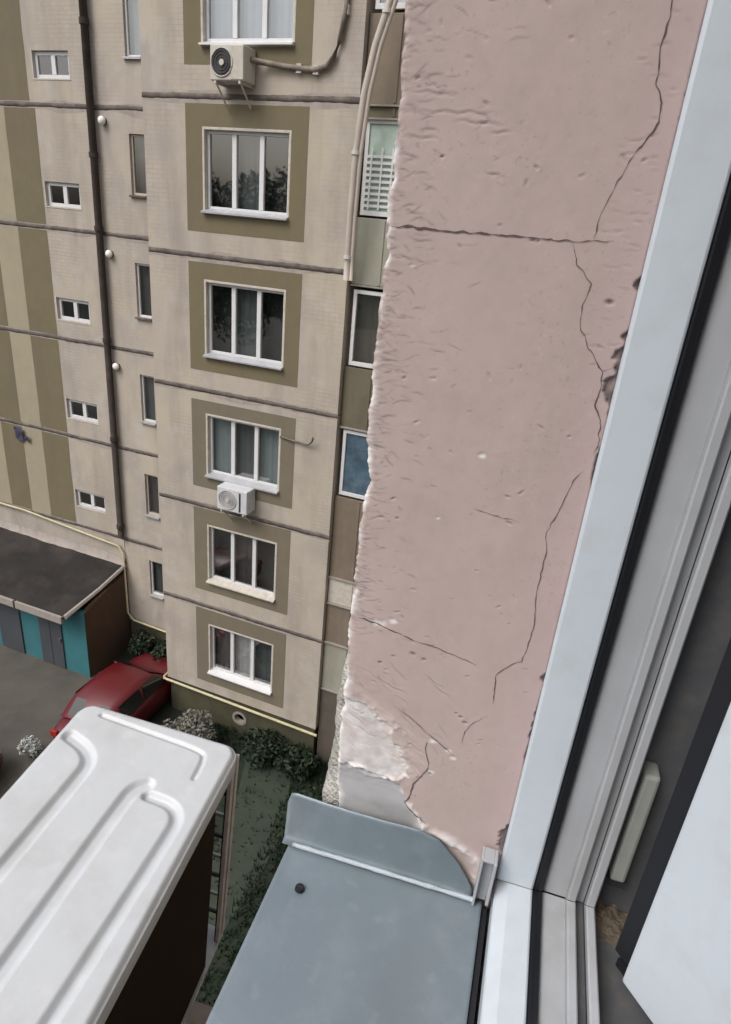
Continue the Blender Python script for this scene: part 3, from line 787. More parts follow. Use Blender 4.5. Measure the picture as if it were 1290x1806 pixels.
# ------------------------------------------------------------------ cars
def car(loc, rz, paint, label):
    c = empty('parked_car', loc, rz); tag(c, label, 'car', 'red cars parked in the yard')
    # lower body: lofted sections along x (length 4.0 m)
    xs = [-2.0, -1.93, -1.6, -.9, 0, .8, 1.35, 1.8, 1.97, 2.02]
    top = [.62, .80, .90, .93, .94, .93, .88, .78, .66, .52]
    hw = [.62, .74, .82, .84, .84, .84, .82, .76, .66, .55]
    sec = []
    for x, t, w_ in zip(xs, top, hw):
        sec.append([(x, -w_ * .93, .22), (x, -w_, .42), (x, -w_, t - .16), (x, -w_ * .93, t - .03), (x, -w_ * .55, t + .01), (x, 0, t + .025),
                    (x, w_ * .55, t + .01), (x, w_ * .93, t - .03), (x, w_, t - .16), (x, w_, .42), (x, w_ * .93, .22)])
    P = np.array(sec)
    b = grid_mesh('body', P, paint, c)
    m_ = b.modifiers.new('sub', 'SUBSURF'); m_.levels = 1; m_.render_levels = 1
    e = MB()
    e.quad(*[sec[0][i] for i in range(11)]); e.quad(*[sec[-1][i] for i in reversed(range(11))])
    e.build('bumper', paint, c)
    # cabin
    cx = [-1.55, -1.15, -.2, .35, .95]; ct = [.92, 1.36, 1.43, 1.38, .93]; cw = [.74, .64, .63, .62, .76]
    cab = []
    for x, t, w_ in zip(cx, ct, cw):
        cab.append([(x, -.80, .90), (x, -(w_ + .80) / 2, (.9 + t) / 2), (x, -w_, t - .04), (x, -w_ * .7, t), (x, 0, t + .02), (x, w_ * .7, t), (x, w_, t - .04), (x, (w_ + .8) / 2, (.9 + t) / 2), (x, .80, .90)])
    grid_mesh('cabin', np.array(cab), paint, c)
    def panel(name, pts, m, off=.012):
        q = [Vector(t) for t in pts]; nrm = (q[1] - q[0]).cross(q[2] - q[0]).normalized()
        return MB().quad(*[t + nrm * off for t in q]).build(name, m, c)
    panel('windscreen', [(.92, -.62, .97), (.92, .62, .97), (.40, .52, 1.36), (.40, -.52, 1.36)], MT['carglass'])
    panel('rear_window', [(-1.50, .58, .97), (-1.50, -.58, .97), (-1.18, -.52, 1.32), (-1.18, .52, 1.32)], MT['carglass'])
    for s_ in (-1, 1):
        for (x0, x1) in ((-1.1, -.25), (-.18, .70)):
            pts = [(x0, s_ * .785, .95), (x1, s_ * .785, .95), (min(x1, .38), s_ * .655, 1.33), (x0 + .04, s_ * .655, 1.33)]
            if s_ > 0: pts = pts[::-1]
            panel('side_window', pts, MT['carglass'], .02)
        for x in (-1.25, 1.25):
            w_ = MB().cyl((x, s_ * .70 - (.1 if s_ < 0 else .0), .30), .30, .19 if s_ > 0 else .12, 'y', 20).build('wheel', MT['tyre'], c)
            MB().cyl((x, s_ * .885 - .006, .30), .19, .012, 'y', 16).build('rim', MT['rim'], w_)
        MB().sphere((1.90, s_ * .52, .62), .13, (.6, 1, .55)).build('headlight', MT['lens'], c, smooth=True)
        MB().box(-1.99, -1.90, s_ * .62 - .1, s_ * .62 + .1, .62, .80).build('tail_light', MT['tail'], c, bevel=.02)
        MB().sphere((.72, s_ * .90, .97), .1, (.5, 1, .6)).build('mirror', paint, c, smooth=True)
    return c


car((-9.33, 12.3, .004), math.radians(86), MT['carred'], 'red car parked nose to the wall between the shed and the far facade')
car((-11.45, 7.55, .004), math.radians(92), MT['carred2'], 'dark maroon car mostly hidden at the left edge beside the air conditioner')


# trees across the yard behind the viewer; they show only as reflections in the far windows
def tree(x, y, h, label, seed):
    o = empty('tree', (x, y, 0)); tag(o, label, 'tree', 'trees reflected in the windows')
    r_ = random.Random(seed)
    tr = MB().tube([(0, 0, 0), (.1, .05, h * .3), (0, .1, h * .6), (.05, 0, h * .85)], [.3, .24, .15, .05], 10)
    cs = []; rs = []
    for i in range(16):
        z = h * (.38 + .55 * r_.random()); q = h * .17 * (1.25 - abs(z / h - .55)) * r_.random() ** .5; an_ = r_.random() * 6.28
        cs.append((q * math.cos(an_), q * math.sin(an_), z)); rs.append(h * .07 * (1 + r_.random()))
        tr.tube([(0, .08, z * .72), (cs[-1][0] * .6, cs[-1][1] * .6, z * .9), cs[-1]], [.08, .05, .015], 5)
    tr.build('trunk', MT['bark'], o)
    leaf_cloud('crown', MT['leaf_tree'], o, cs, rs, 5000, .22, 1.0, seed)


tree(-28.4, -15, 16.6, 'tall tree mirrored in the left pane of the second window from the top', 21)
tree(-23.4, -15, 16.2, 'tall tree mirrored in the right pane of the second window from the top', 22)
tree(-33.5, -16, 14.5, 'shorter tree mirrored at the left edge of the far windows', 23)

# ------------------------------------------------------------------ own building: wall, reveal
YR = .4745
XO, XI = -.1225, .049
own = empty('window_wall', (0, YR, 12.4))
tag(own, 'pink plastered wall around the open window, right of the grey sill', 'wall')


def ownbox(x0, x1, y0, y1, z0, z1, name='wall_panel'):
    return MB().box(x0, x1, y0 - YR, y1 - YR, z0 - 12.4, z1 - 12.4).build(name, MT['ownwall'], own)


ownbox(-.112, .32, YR + .06, 12.6, 0, 22)
ownbox(-.112, .32, -9, -.98, 0, 22)
ownbox(-.112, .32, -.98, YR + .06, 0, 12.36)
ownbox(-.112, .32, -.98, YR + .06, 13.97, 22)

zf = np.concatenate([np.arange(-.62, .17, .001), np.arange(.17, .95, .01)])
xs_ = np.linspace(0, 1, 176)
S, Zg = np.meshgrid(xs_, zf)
zc = Zg[:, 0]
xe = XO + .0022 * fbm(zc * 18, zc * 0 + 2, 3) + .0016 * fbm(zc * 70, zc * 0 + 5, 3)
chip = np.clip(fbm(zc * 30 + 8, zc * 0 + 9, 3) - .15, 0, 1) * .008
xe = xe + chip + .0009 * fbm(zc * 320, zc * 0 + 12, 2)
xr = XI + .0025 + 0 * zc
Xg = xe[:, None] + S * (xr - xe)[:, None]
H = .0006 * fbm(Xg * 22, Zg * 16, 2) + .00006 * fbm(Xg * 260, Zg * 220, 3)
dl = (Xg - xe[:, None])
H -= .005 * np.clip(1 - dl / .0035, 0, 1) ** 2 * (.7 + .5 * fbm(Xg * 90, Zg * 90, 2))
H += .0009 * fbm(Xg * 90, Zg * 160, 3) * np.exp(-dl / .007)
pink = np.array([.482, .388, .372]); white = np.array([.72, .70, .69]); grey = np.array([.40, .40, .41]); dirt = np.array([.15, .125, .12]); pale = np.array([.62, .53, .49])
tone = 1 + .06 * fbm(Xg * 14, Zg * 5, 3) + .05 * fbm(Xg * 160, Zg * 130, 3)
Cg = np.array(pink)[None, None] * tone[..., None]
# slightly lighter pink towards the frame
k = np.clip((Xg - .02) / .03, 0, 1)[..., None]
Cg = Cg * (1 - .45 * k) + np.array([.505, .385, .392]) * .5 * k


def blend(mask, col):
    global Cg
    m_ = np.clip(mask, 0, 1)[..., None]
    Cg = Cg * (1 - m_) + np.asarray(col) * m_


# greyish weathered wash higher up and brownish run-off stains
blend(.30 * np.clip(.3 + 1.2 * fbm(Xg * 9 + 3, Zg * 5 + 2, 4), 0, 1) * np.clip((Zg + .1) * 5, 0, 1), [.40, .345, .335])
blend(.28 * np.clip(1.5 * fbm(Xg * 34, Zg * 4 + 7, 4) - .1, 0, 1), [.44, .36, .33])
fl_ = fbm(Xg * 420, Zg * 420, 2)
den = np.clip(.25 + 1.5 * fbm(Xg * 25 + 11, Zg * 18, 3), 0, 1)
blend(np.clip((fl_ - .58) * 5, 0, .35) * den, [.58, .50, .48]); blend(np.clip((-fl_ - .60) * 5, 0, .4) * den, [.26, .21, .20])
# trowel strokes and gouges, crowded along the outer edge
rg2 = np.random.default_rng(5)


def gouge(cx, cz, ln, wd, dp, ang, stain):
    j0, j1 = np.searchsorted(zf, [cz - ln, cz + ln]); 
    if j1 - j0 < 2: return
    xx = Xg[j0:j1] - cx; zz = Zg[j0:j1] - cz
    u = xx * math.cos(ang) + zz * math.sin(ang); w = -xx * math.sin(ang) + zz * math.cos(ang)
    w = w + .0006 * np.sin(u * 400 + cx * 900)
    env = np.clip(1 - (u / (ln * .5)) ** 2, 0, 1)
    core_ = env * np.exp(-(w / wd) ** 2)
    H[j0:j1] -= dp * core_
    H[j0:j1] += dp * .3 * env * np.exp(-((w - 1.9 * wd) / wd) ** 2)
    m_ = (stain * core_)[..., None]
    Cg[j0:j1] = Cg[j0:j1] * (1 - m_) + dirt * 1.6 * m_


for i in range(520):
    z = rg2.uniform(-.33, .14)
    x = XO + rg2.exponential(.016)
    if x > -.03: continue
    ln = rg2.uniform(.004, .017)
    gouge(x, z, ln, rg2.uniform(.0003, .0007), rg2.uniform(.00005, .00028), rg2.normal(0, .3), rg2.uniform(0.15, .9))
for z, x0, x1 in ((.073, -.11, -.055), (.068, -.085, -.05), (.083, -.115, -.08), (.0635, -.06, -.045), (.058, -.115, -.09)):
    gouge((x0 + x1) / 2, z, x1 - x0, .0006, .0006, rg2.normal(0, .03), .45)
for i in range(46):
    gouge(rg2.uniform(.020, .046), rg2.uniform(-.075, .13), rg2.uniform(.004, .013), .0006, rg2.uniform(.0001, .0004), rg2.normal(.05, .1), rg2.uniform(0, .35))
for i in range(70):
    gouge(rg2.uniform(-.11, .04), rg2.uniform(-.5, .14), rg2.uniform(.002, .007), .0008, rg2.uniform(.0003, .001), rg2.normal(0, .6), rg2.uniform(0, .5))
for i in range(60):
    gouge(rg2.uniform(-.115, -.02), rg2.uniform(-.47, -.36), rg2.uniform(.004, .03), .0007, rg2.uniform(.0002, .0007), rg2.normal(-.62, .25), rg2.uniform(0, .4))


def poly_sdf(px, pz, poly):
    poly = np.array(poly); d = np.full(px.shape, 1e9); ins = np.zeros(px.shape, bool)
    for i in range(len(poly)):
        A, B = poly[i], poly[(i + 1) % len(poly)]
        e = B - A; wx = px - A[0]; wz = pz - A[1]
        t = np.clip((wx * e[0] + wz * e[1]) / (e @ e), 0, 1)
        d = np.minimum(d, np.hypot(wx - t * e[0], wz - t * e[1]))
        cond = (A[1] > pz) != (B[1] > pz)
        xc = A[0] + (pz - A[1]) * e[0] / (e[1] if e[1] else 1e-9)
        ins ^= cond & (px < xc)
    return np.where(ins, -d, d)


jag = .006 * fbm(Xg * 45, Zg * 45, 4) + .003 * fbm(Xg * 190, Zg * 190, 3)
s1 = poly_sdf(Xg, Zg, [(-.14, -.398), (-.0997, -.4038), (-.0788, -.4205), (-.060, -.4469), (-.0500, -.4760), (-.0627, -.4833), (-.0863, -.490), (-.1012, -.486), (-.14, -.488)]) + jag * 1.3
s2 = poly_sdf(Xg, Zg, [(-.14, -.482), (-.0835, -.488), (-.0574, -.4909), (-.0486, -.5176), (-.03, -.5295), (-.02, -.545), (-.03, -.63), (-.14, -.63)]) + jag
diag = fbm((Xg * .83 - Zg * .55) * 14, (Xg * .55 + Zg * .83) * 90, 3)
mw = np.clip(.5 - s1 / .004 + .5 * diag, 0, 1)
H -= .0013 * mw; H += .0010 * np.exp(-(s1 / .002) ** 2)
blend(mw * (.72 + .5 * fbm(Xg * 120, Zg * 120, 3)), white)
blend(mw * np.clip(fbm(Xg * 50 + 9, Zg * 50, 4) * 1.6 - .15, 0, .8), np.array([.50, .48, .49]))
H += .0010 * fbm(Xg * 130, Zg * 130, 4) * np.exp(-(s1 / .014) ** 2)
mg = np.clip(.5 - s2 / .0025, 0, 1)
H -= .0022 * mg
blend(mg, grey * (1 + .25 * fbm(Xg * 40, Zg * 55, 4))[..., None])
bd = np.exp(-((s2 - .001) / .0028) ** 2) * np.clip(.4 + 1.4 * fbm(Xg * 60 + 5, Zg * 60, 3), 0, 1)
blend(bd, white * 1.03); H += .0022 * bd
# scraped pale diagonal bands beside the bare patch
ban = np.exp(-(poly_sdf(Xg, Zg, [(-.10, -.395), (-.06, -.418), (-.028, -.452), (-.05, -.462), (-.085, -.430)]) / .006).clip(0) ** 2) * np.clip(.2 + 1.1 * diag, 0, 1)
blend(ban * .6, pale)
# crumbled paint along the outer edge shows white plaster
em = np.clip(1.15 - dl / (.0035 + .003 * (1 + fbm(Zg * 25, Zg * 0, 3))), 0, 1) * np.clip(.15 + 1.6 * fbm(Xg * 110, Zg * 60 + 3, 3) + np.clip((-.05 - Zg) * 3, -.2, .45), 0, 1)
blend(em, white * 1.04)
ed = np.clip(1.1 - dl / .003, 0, 1) * np.clip(fbm(Xg * 70 + 30, Zg * 50, 3) * 1.8, 0, 1) * np.clip((Zg + .12) * 6, 0, 1)
blend(ed, dirt * 1.5)
# small chips
for (x, z, rr) in [(-.031, -.148, .0028), (-.095, -.3145, .006), (-.083, -.309, .004), (-.033, -.4267, .004), (-.018, -.4325, .0035), (-.0305, -.463, .0038), (-.012, -.44, .003), (-.1, -.02, .002), (-.057, -.205, .0018)]:
    m_ = np.clip(1.3 - np.hypot((Xg - x), (Zg - z) * 1.6) / rr + .5 * fbm(Xg * 200, Zg * 200, 2), 0, 1)
    blend(m_, white * .98); H -= .0007 * m_
for (x, z, rr) in [(-.079, -.345, .0018), (-.0905, -.355, .0016), (-.062, -.338, .003), (-.052, -.341, .0025), (-.088, .048, .0016), (-.012, -.392, .0018), (-.007, -.397, .002), (-.016, -.389, .0016), (-.0305, -.466, .002), (-.09, -.212, .0014), (.035, -.03, .003)]:
    m_ = np.clip(1.3 - np.hypot((Xg - x), (Zg - z) * 1.8) / rr + .5 * fbm(Xg * 200, Zg * 200, 2), 0, 1)
    blend(m_ * .8, dirt); H -= .0012 * m_
# hollow, dirty notches along the frame
dr = xr[:, None] - Xg
for (z0, z1, w_) in [(-.105, -.045, .0060), (-.022, -.012, .0035), (-.16, -.125, .0022), (-.34, -.325, .0045), (-.43, -.345, .0024), (-.54, -.50, .009), (.05, .14, .0012)]:
    zz = np.clip(1 - ((Zg - (z0 + z1) / 2) / ((z1 - z0) / 2)) ** 2, 0, 1) ** .5
    m_ = np.clip((zz * w_ * (1 + 1.0 * fbm(Zg * 160, Xg * 90, 4)) - dr) / .0012, 0, 1)
    H -= .003 * m_; blend(m_ * np.clip(.75 + .7 * fbm(Xg * 160, Zg * 110, 3), .2, 1), dirt)
m_ = np.clip((.0011 - dr) / .0006, 0, 1); H -= .003 * m_; blend(m_, dirt * .7)  # thin dark line paints the shadow where plaster meets frame
# crumbly lower right end above the flange
s3 = poly_sdf(Xg, Zg, [(-.03, -.5305), (.0, -.543), (.02, -.556), (.032, -.566), (.035, -.63), (-.04, -.63)]) + jag * .6
m_ = np.exp(-((s3 - .0) / .005) ** 2) * np.clip(.5 + 1.2 * fbm(Xg * 70, Zg * 70, 3), 0, 1)
blend(m_, white * .95); H += .003 * m_
Yg = YR - H
# wrapped return round the outer edge
wrap = []
for kx, ky in ((.030, .09), (.006, .05), (.0015, .02), (.0, .008)):
    wrap.append(np.stack([xe + kx * .3 + .002 * fbm(zc * 60 + ky * 99, zc * 0 + 4, 3), np.full_like(zc, YR + .004 + ky), zc], -1))
Pg = np.concatenate([np.stack(wrap, 1), np.stack([Xg, Yg, Zg], -1)], 1)
cn = np.clip(.5 + 1.3 * fbm(zc * 140, zc * 0 + 21, 3), 0, 1)[:, None, None]
cw_ = np.broadcast_to(cn * white * .8 + (1 - cn) * np.array([.22, .19, .175]), (len(zc), 4, 3))
Call = np.concatenate([cw_, Cg], 1)
Pl = Pg.copy(); Pl[..., 1] -= YR; Pl[..., 2] += CZ - 12.4
reveal = grid_mesh('reveal', Pl, MT['pink'], own, Call)
reveal['label'] = 'cracked pink painted plaster reveal with bare white patch at the bottom'


def surf_y(x, z):
    j = np.clip(np.searchsorted(zf, z), 0, len(zf) - 1)
    s_ = (x - xe[j]) / (xr[j] - xe[j])
    i = int(np.clip(round(s_ * 175), 0, 175))
    return float(Yg[j, i])


def crack(pts, w0, w1, seed):
    r_ = random.Random(seed)
    pp_ = []
    for (A, B) in zip(pts[:-1], pts[1:]):
        A, B = np.array(A), np.array(B); n_ = max(2, int(np.hypot(*(B - A)) / .0016))
        for i in range(n_):
            pp_.append(A + (B - A) * i / n_)
    pp_.append(np.array(pts[-1]))
    pp_ = np.array(pp_)
    arc = np.arange(len(pp_))
    jit = np.stack([fbm(arc * .35 + seed * 9, arc * 0 + 3, 3), fbm(arc * .35 + seed * 9, arc * 0 + 40, 3)], 1) * .0010
    pp_ = pp_ + jit
    b = MB(); V = []
    for i, q in enumerate(pp_):
        t = pp_[min(i + 1, len(pp_) - 1)] - pp_[max(i - 1, 0)]; t = t / (np.hypot(*t) + 1e-9)
        nn = np.array([-t[1], t[0]])
        f_ = i / (len(pp_) - 1)
        w_ = (w0 + (w1 - w0) * f_) * (.15 + 1.0 * float(vnoise(i * .45 + seed, seed * 3.1))) * .46
        if min(i, len(pp_) - 1 - i) < 3: w_ *= .4
        for s_ in (-1, 1):
            x, z = q + nn * s_ * w_
            V.append((x, surf_y(q[0], q[1]) - .0005 - YR, z + CZ - 12.4))
    b.v = V; b.f = [(2 * i, 2 * i + 1, 2 * i + 3, 2 * i + 2) for i in range(len(pp_) - 1)]
    b.build('crack', MT['crack'], reveal)


CR = [([(0.0313, 0.150), (0.0313, 0.1347), (0.0325, 0.1216), (0.031, 0.1096), (0.0333, 0.0916), (0.038, 0.0833), (0.0392, 0.0732), (0.0369, 0.0672), (0.0276, 0.0517), (0.0216, 0.0341), (0.0178, 0.0209), (0.0162, 0.0074)], .0011, .0009),
      ([(0.0038, 0.004), (0.0093, -0.0086), (0.0208, -0.0204), (0.0183, -0.0343), (0.0196, -0.047), (0.0285, -0.061), (0.0405, -0.0747), (0.0412, -0.0884), (0.0404, -0.0985), (0.0463, -0.1078), (0.0484, -0.1262), (0.0472, -0.1328)], .0007, .0013),
      ([(0.0405, -0.0747), (0.0464, -0.0712)], .0011, .0006),
      ([(0.043, -0.1466), (0.037, -0.1565), (0.0332, -0.1778), (0.0263, -0.2005), (0.0298, -0.2144), (0.0293, -0.2345), (0.0298, -0.2603), (0.0328, -0.281), (0.0322, -0.2978), (0.029, -0.3186), (0.0187, -0.3274), (0.011, -0.3385), (0.0134, -0.3682)], .0008, .0011),
      ([(0.0108, -0.3829), (0.0, -0.3947), (-0.0059, -0.4064), (-0.0065, -0.4199)], .0007, .0008),
      ([(-0.0363, -0.4267), (-0.0388, -0.4364), (-0.0329, -0.4531), (-0.0331, -0.4603), (-0.044, -0.4837), (-0.0453, -0.4975), (-0.0509, -0.5132)], .0010, .0017),
      ([(-0.0514, -0.5088), (-0.0368, -0.5206), (-0.026, -0.5294)], .0016, .0022),
      ([(-0.1179, 0.0039), (-0.1058, 0.0041), (-0.09, 0.004), (-0.0743, 0.0039), (-0.0552, 0.0045), (-0.0364, 0.0043), (-0.0143, 0.0045), (0.0036, 0.0047), (0.0176, 0.0059), (0.0297, 0.0063)], .0021, .0006),
      ([(-0.1141, -0.3128), (-0.0999, -0.3149), (-0.0787, -0.3199), (-0.0604, -0.3244), (-0.0478, -0.3245), (-0.0273, -0.3288), (-0.0069, -0.333)], .0016, .0006),
      ([(-0.031, -0.1916), (-0.0152, -0.1937), (0.0047, -0.1954)], .0006, .0006),
      ([(-0.0673, -0.4002), (-0.05, -0.4111), (-0.0296, -0.4244), (-0.012, -0.4367)], .0007, .0009)]
for i, (pts, w0, w1) in enumerate(CR): crack(pts, w0, w1, i + 1)

# crumbly mortar ridge outside the lower corner
zb_ = np.linspace(-.66, -.30, 150); th = np.linspace(-.2, 3.4, 16)
Zb, Th = np.meshgrid(zb_, th, indexing='ij')
wid = np.interp(Zb, [-.66, -.53, -.48, -.42, -.38, -.34, -.30], [.024, .021, .017, .0135, .010, .006, .001])
rad = wid * (1 + .28 * fbm(Zb * 40, Th * 1.2, 4))
Xb = -.1185 - rad * np.sin(Th) - .0
Yb = YR + .024 - rad * 1.0 * np.cos(Th) + .006
Pb = np.stack([Xb, Yb - YR, Zb + CZ - 12.4], -1)
bo_ = grid_mesh('mortar_ridge', Pb, MT['bead'], own)

# plain interior: room shell behind the window
rm = MB()
rm.quad((.33, -4, 11.6), (.33, 3, 11.6), (4, 3, 11.6), (4, -4, 11.6)); rm.quad((.33, -4, 14.2), (4, -4, 14.2), (4, 3, 14.2), (.33, 3, 14.2))
rm.quad((4, -4, 11.6), (4, 3, 11.6), (4, 3, 14.2), (4, -4, 14.2)); rm.quad((.33, 3, 11.6), (.33, 3, 14.2), (4, 3, 14.2), (4, 3, 11.6)); rm.quad((.33, -4, 11.6), (4, -4, 11.6), (4, -4, 14.2), (.33, -4, 14.2))
tag(rm.build('room', MT['room']), kind='structure')

# ------------------------------------------------------------------ metal sill
sl = empty('window_sill', (0, YR, 12.4))
tag(sl, 'blue-grey sheet metal outer sill with upturned end and one dark screw', 'sill')
ye = YR - .0095
xsil = np.linspace(-.1625, .0415, 70); ysil = np.linspace(-1.0, ye, 240)
Xs, Ys = np.meshgrid(xsil, ysil)
Zs = 12.4 + .0009 * fbm(Xs * 14, Ys * 9, 3) + .0025 * (Xs + .05) / .2
rows = [np.stack([Xs, Ys - YR, Zs - 12.4], -1)]
# rounded drip edge and lip along the front
lip = []
for (dx_, dz_) in ((-.004, -.046), (-.0015, -.040), (-.002, -.006), (-.0012, -.0022)):
    lip.append(np.stack([np.full_like(ysil, -.1625 + dx_), ysil - YR, Zs[:, 0] - 12.4 + dz_], -1))
P = np.concatenate([np.stack(lip, 1), rows[0]], 1)
pan = grid_mesh('sill_sheet', P, MT['sill'], sl)
md = pan.modifiers.new('thick', 'SOLIDIFY'); md.thickness = .0012; md.offset = -1
# upturned end flange
n = 60
xf = np.linspace(-.1695, .0300, n)
topz = np.interp(xf, [-.1695, -.166, -.160, -.03, -.010, .012, .024, .0300], [.046, .0605, .0625, .064, .058, .036, .018, .006])
Vv = np.linspace(0, 1, 14)
XF, VV = np.meshgrid(xf, Vv)
bot = 12.4 + .0025 * (xf + .05) / .2 - 12.4 + .0015
ZF = bot[None] + VV * topz[None]
lean = np.interp(xf, [-.1695, -.12, .03], [.004, 0, 0])
YF = (ye - YR) + .0005 + .0012 * fbm(XF * 30, VV * 2, 2) + .003 * VV + lean[None] * VV - .006 * np.clip(.12 - VV, 0, 1) ** 2 / .0144
XFs = XF + .006 * VV * np.clip((-.15 - XF) / .02, 0, 1) * 0
flg = grid_mesh('end_flange', np.stack([XFs, YF, ZF], -1), MT['sill'], sl)
md = flg.modifiers.new('thick', 'SOLIDIFY'); md.thickness = .0014; md.offset = 1
# pale bead painting the bright highlight along the fold
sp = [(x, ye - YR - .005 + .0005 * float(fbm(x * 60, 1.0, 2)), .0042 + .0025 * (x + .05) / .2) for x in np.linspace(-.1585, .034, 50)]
MB().tube(sp, [.0023 + .0007 * float(fbm(q[0] * 90, 3.0, 2)) for q in sp], 8).build('fold_highlight_bead', MT['fold_glint'], sl, smooth=True)
scr = MB().cyl((-.1335, .417 - YR, .0005), .0050, .0028, 'z', 16, r2=.0042).build('screw', MT['screw'], sl)
MB().box(-.1365, -.1305, .4163 - YR, .4177 - YR, .0034, .0037).build('screw_slot', MT['dark'], scr)
# black strip standing in for the shaded gap to the frame
MB().box(.0425, .0475, -1.0 - YR, ye - YR - .004, -.03, -.002).build('sill_gap_shade', MT['rubber'], sl)

# small white end piece between flange, plaster and frame
ep = empty('corner_profile', (.036, YR - .02, 12.4))
tag(ep, 'small white plastic end piece between the sill flange and the frame', 'profile')
e_ = MB()
e_.box(-.0045, -.0022, 0, .016, .004, .068).box(.0075, .0105, -.002, .016, .012, .068).box(-.0022, .0075, 0, .016, .0655, .068)
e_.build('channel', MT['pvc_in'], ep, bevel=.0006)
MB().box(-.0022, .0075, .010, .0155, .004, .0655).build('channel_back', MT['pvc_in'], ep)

# ------------------------------------------------------------------ window frame
wf = empty('window_frame', (.05, YR, 12.4))
tag(wf, 'white plastic window frame with black gasket around the opening', 'window frame')
Y1, Y0, Zb0, Zt0 = YR - .003, -.95, CZ - .571, 13.92


def sweep(name, prof, m, par=None, sides=('far', 'bottom', 'near', 'top'), gap=.0004, smooth=False):
    """prof: (X, r); r = distance away from the clear opening"""
    outs = []
    for sd_ in sides:
        b = MB(); A = []; B = []
        for (x, r_) in prof:
            if sd_ == 'far': A.append((x, Y1 + r_, Zb0 - r_ + gap)); B.append((x, Y1 + r_, Zt0 + r_ - gap))
            elif sd_ == 'near': A.append((x, Y0 - r_, Zt0 + r_ - gap)); B.append((x, Y0 - r_, Zb0 - r_ + gap))
            elif sd_ == 'bottom': A.append((x, Y0 - r_ + gap, Zb0 - r_)); B.append((x, Y1 + r_ - gap, Zb0 - r_))
            else: A.append((x, Y1 + r_ - gap, Zt0 + r_)); B.append((x, Y0 - r_ + gap, Zt0 + r_))
        off = Vector((.05, YR, 12.4))
        b.v = [tuple(Vector(q) - off) for q in A + B]; n_ = len(A)
        b.f = [(i, i + 1, n_ + i + 1, n_ + i) for i in range(n_ - 1)]
        outs.append(b.build(name, m, par[sd_] if par else wf, smooth=smooth))
    return dict(zip(sides, outs))


mem = sweep('frame_member', [(.0505, .034), (.0505, .0085), (.0520, .0062), (.0600, .0014), (.0625, 0), (.0835, 0), (.0850, .0008), (.0858, .0025), (.0858, .020)], MT['pvc'], sides=('bottom',))
mem.update(sweep('frame_member', [(.0505, .024), (.0505, .0022), (.0512, .0008), (.0530, 0), (.0835, 0), (.0850, .0008), (.0858, .0025), (.0858, .020)], MT['pvc'], sides=('far', 'near', 'top')))
sweep('gasket', [(.0859, .012), (.0862, .0035), (.0880, .0018), (.0915, .0030), (.0950, .0062), (.0956, .0160)], MT['rubber'], mem)
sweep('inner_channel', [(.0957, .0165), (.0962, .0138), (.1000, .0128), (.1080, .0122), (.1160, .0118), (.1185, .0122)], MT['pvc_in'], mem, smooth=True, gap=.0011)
rp = [(0, .0125), (.0004, .0062), (.0018, .0050), (.0075, .0050), (.0088, .0062), (.0092, .0165)]
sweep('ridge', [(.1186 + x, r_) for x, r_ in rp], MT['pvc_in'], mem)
GR = [(.1278, .0162), (.1285, .0175), (.1360, .0175), (.1366, .0162)]
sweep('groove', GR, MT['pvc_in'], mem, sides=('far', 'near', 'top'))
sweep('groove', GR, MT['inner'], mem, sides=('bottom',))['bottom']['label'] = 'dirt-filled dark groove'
sweep('frame_core', [(.0860, .0215), (.0958, .0195), (.1460, .0195)], MT['dark'], mem)
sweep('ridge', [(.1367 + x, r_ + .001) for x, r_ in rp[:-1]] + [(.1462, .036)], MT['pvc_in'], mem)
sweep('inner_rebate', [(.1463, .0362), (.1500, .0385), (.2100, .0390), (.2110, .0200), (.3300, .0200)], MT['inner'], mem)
# hinge cover on the far jamb
hg = MB().box(.1525, .1665, .500 - .012, .500 + .01, CZ - .548, CZ - .415)
hg.v = [tuple(Vector(q) - Vector((.05, YR, 12.4))) for q in hg.v]
hob = hg.build('hinge_cover', MT['hinge'], wf, bevel=.003)
# grime gathered in the lower corner of the rebate
n = 26
TT, RR = np.meshgrid(np.linspace(0, 1, n), np.linspace(0, 1, n))
gz = .012 * (1 - TT) * (1 - RR ** 2) * (.6 + .6 * fbm(TT * 9, RR * 9, 3)) - .0008
grid_mesh('corner_grime', np.stack([.1475 + RR * .045 - .05, Y1 + .0385 - TT * .045 - YR, Zb0 - .0388 + gz - 12.4], -1), MT['grime'], mem['bottom'])
MB().box(.1467 - .05, .170 - .05, Y1 + .024 - YR, Y1 + .0388 - YR, CZ - .5625 - 12.4, CZ - .5535 - 12.4).build('hinge_foot', MT['dark'], hob)

# open sash
sa_ = empty('window_sash', (.161, .406, CZ - .565), math.atan2(-.77, .63))
tag(sa_, 'open white window sash at the lower right, close to the camera', 'window sash')
SW, SH, PW, TH = .72, 1.40, .135, .068
b = MB()
pl = [('stile', (0, PW, 0, SH)), ('stile', (SW - PW, SW, 0, SH)), ('rail', (PW, SW - PW, 0, PW)), ('rail', (PW, SW - PW, SH - PW, SH))]
for nm, (x0, x1, z0, z1) in pl:
    MB().box(x0, x1, 0, TH, z0, z1).build(nm, MT['pvc'], sa_, bevel=.0025)
MB().quad((PW, .03, PW), (SW - PW, .03, PW), (SW - PW, .03, SH - PW), (PW, .03, SH - PW)).build('pane', MT['glass'], sa_)
MB().box(-.021, -.0005, .012, .026, .004, SH).box(-.016, SW, .012, .026, -.010, -.0005).build('gasket', MT['rubber'], sa_)

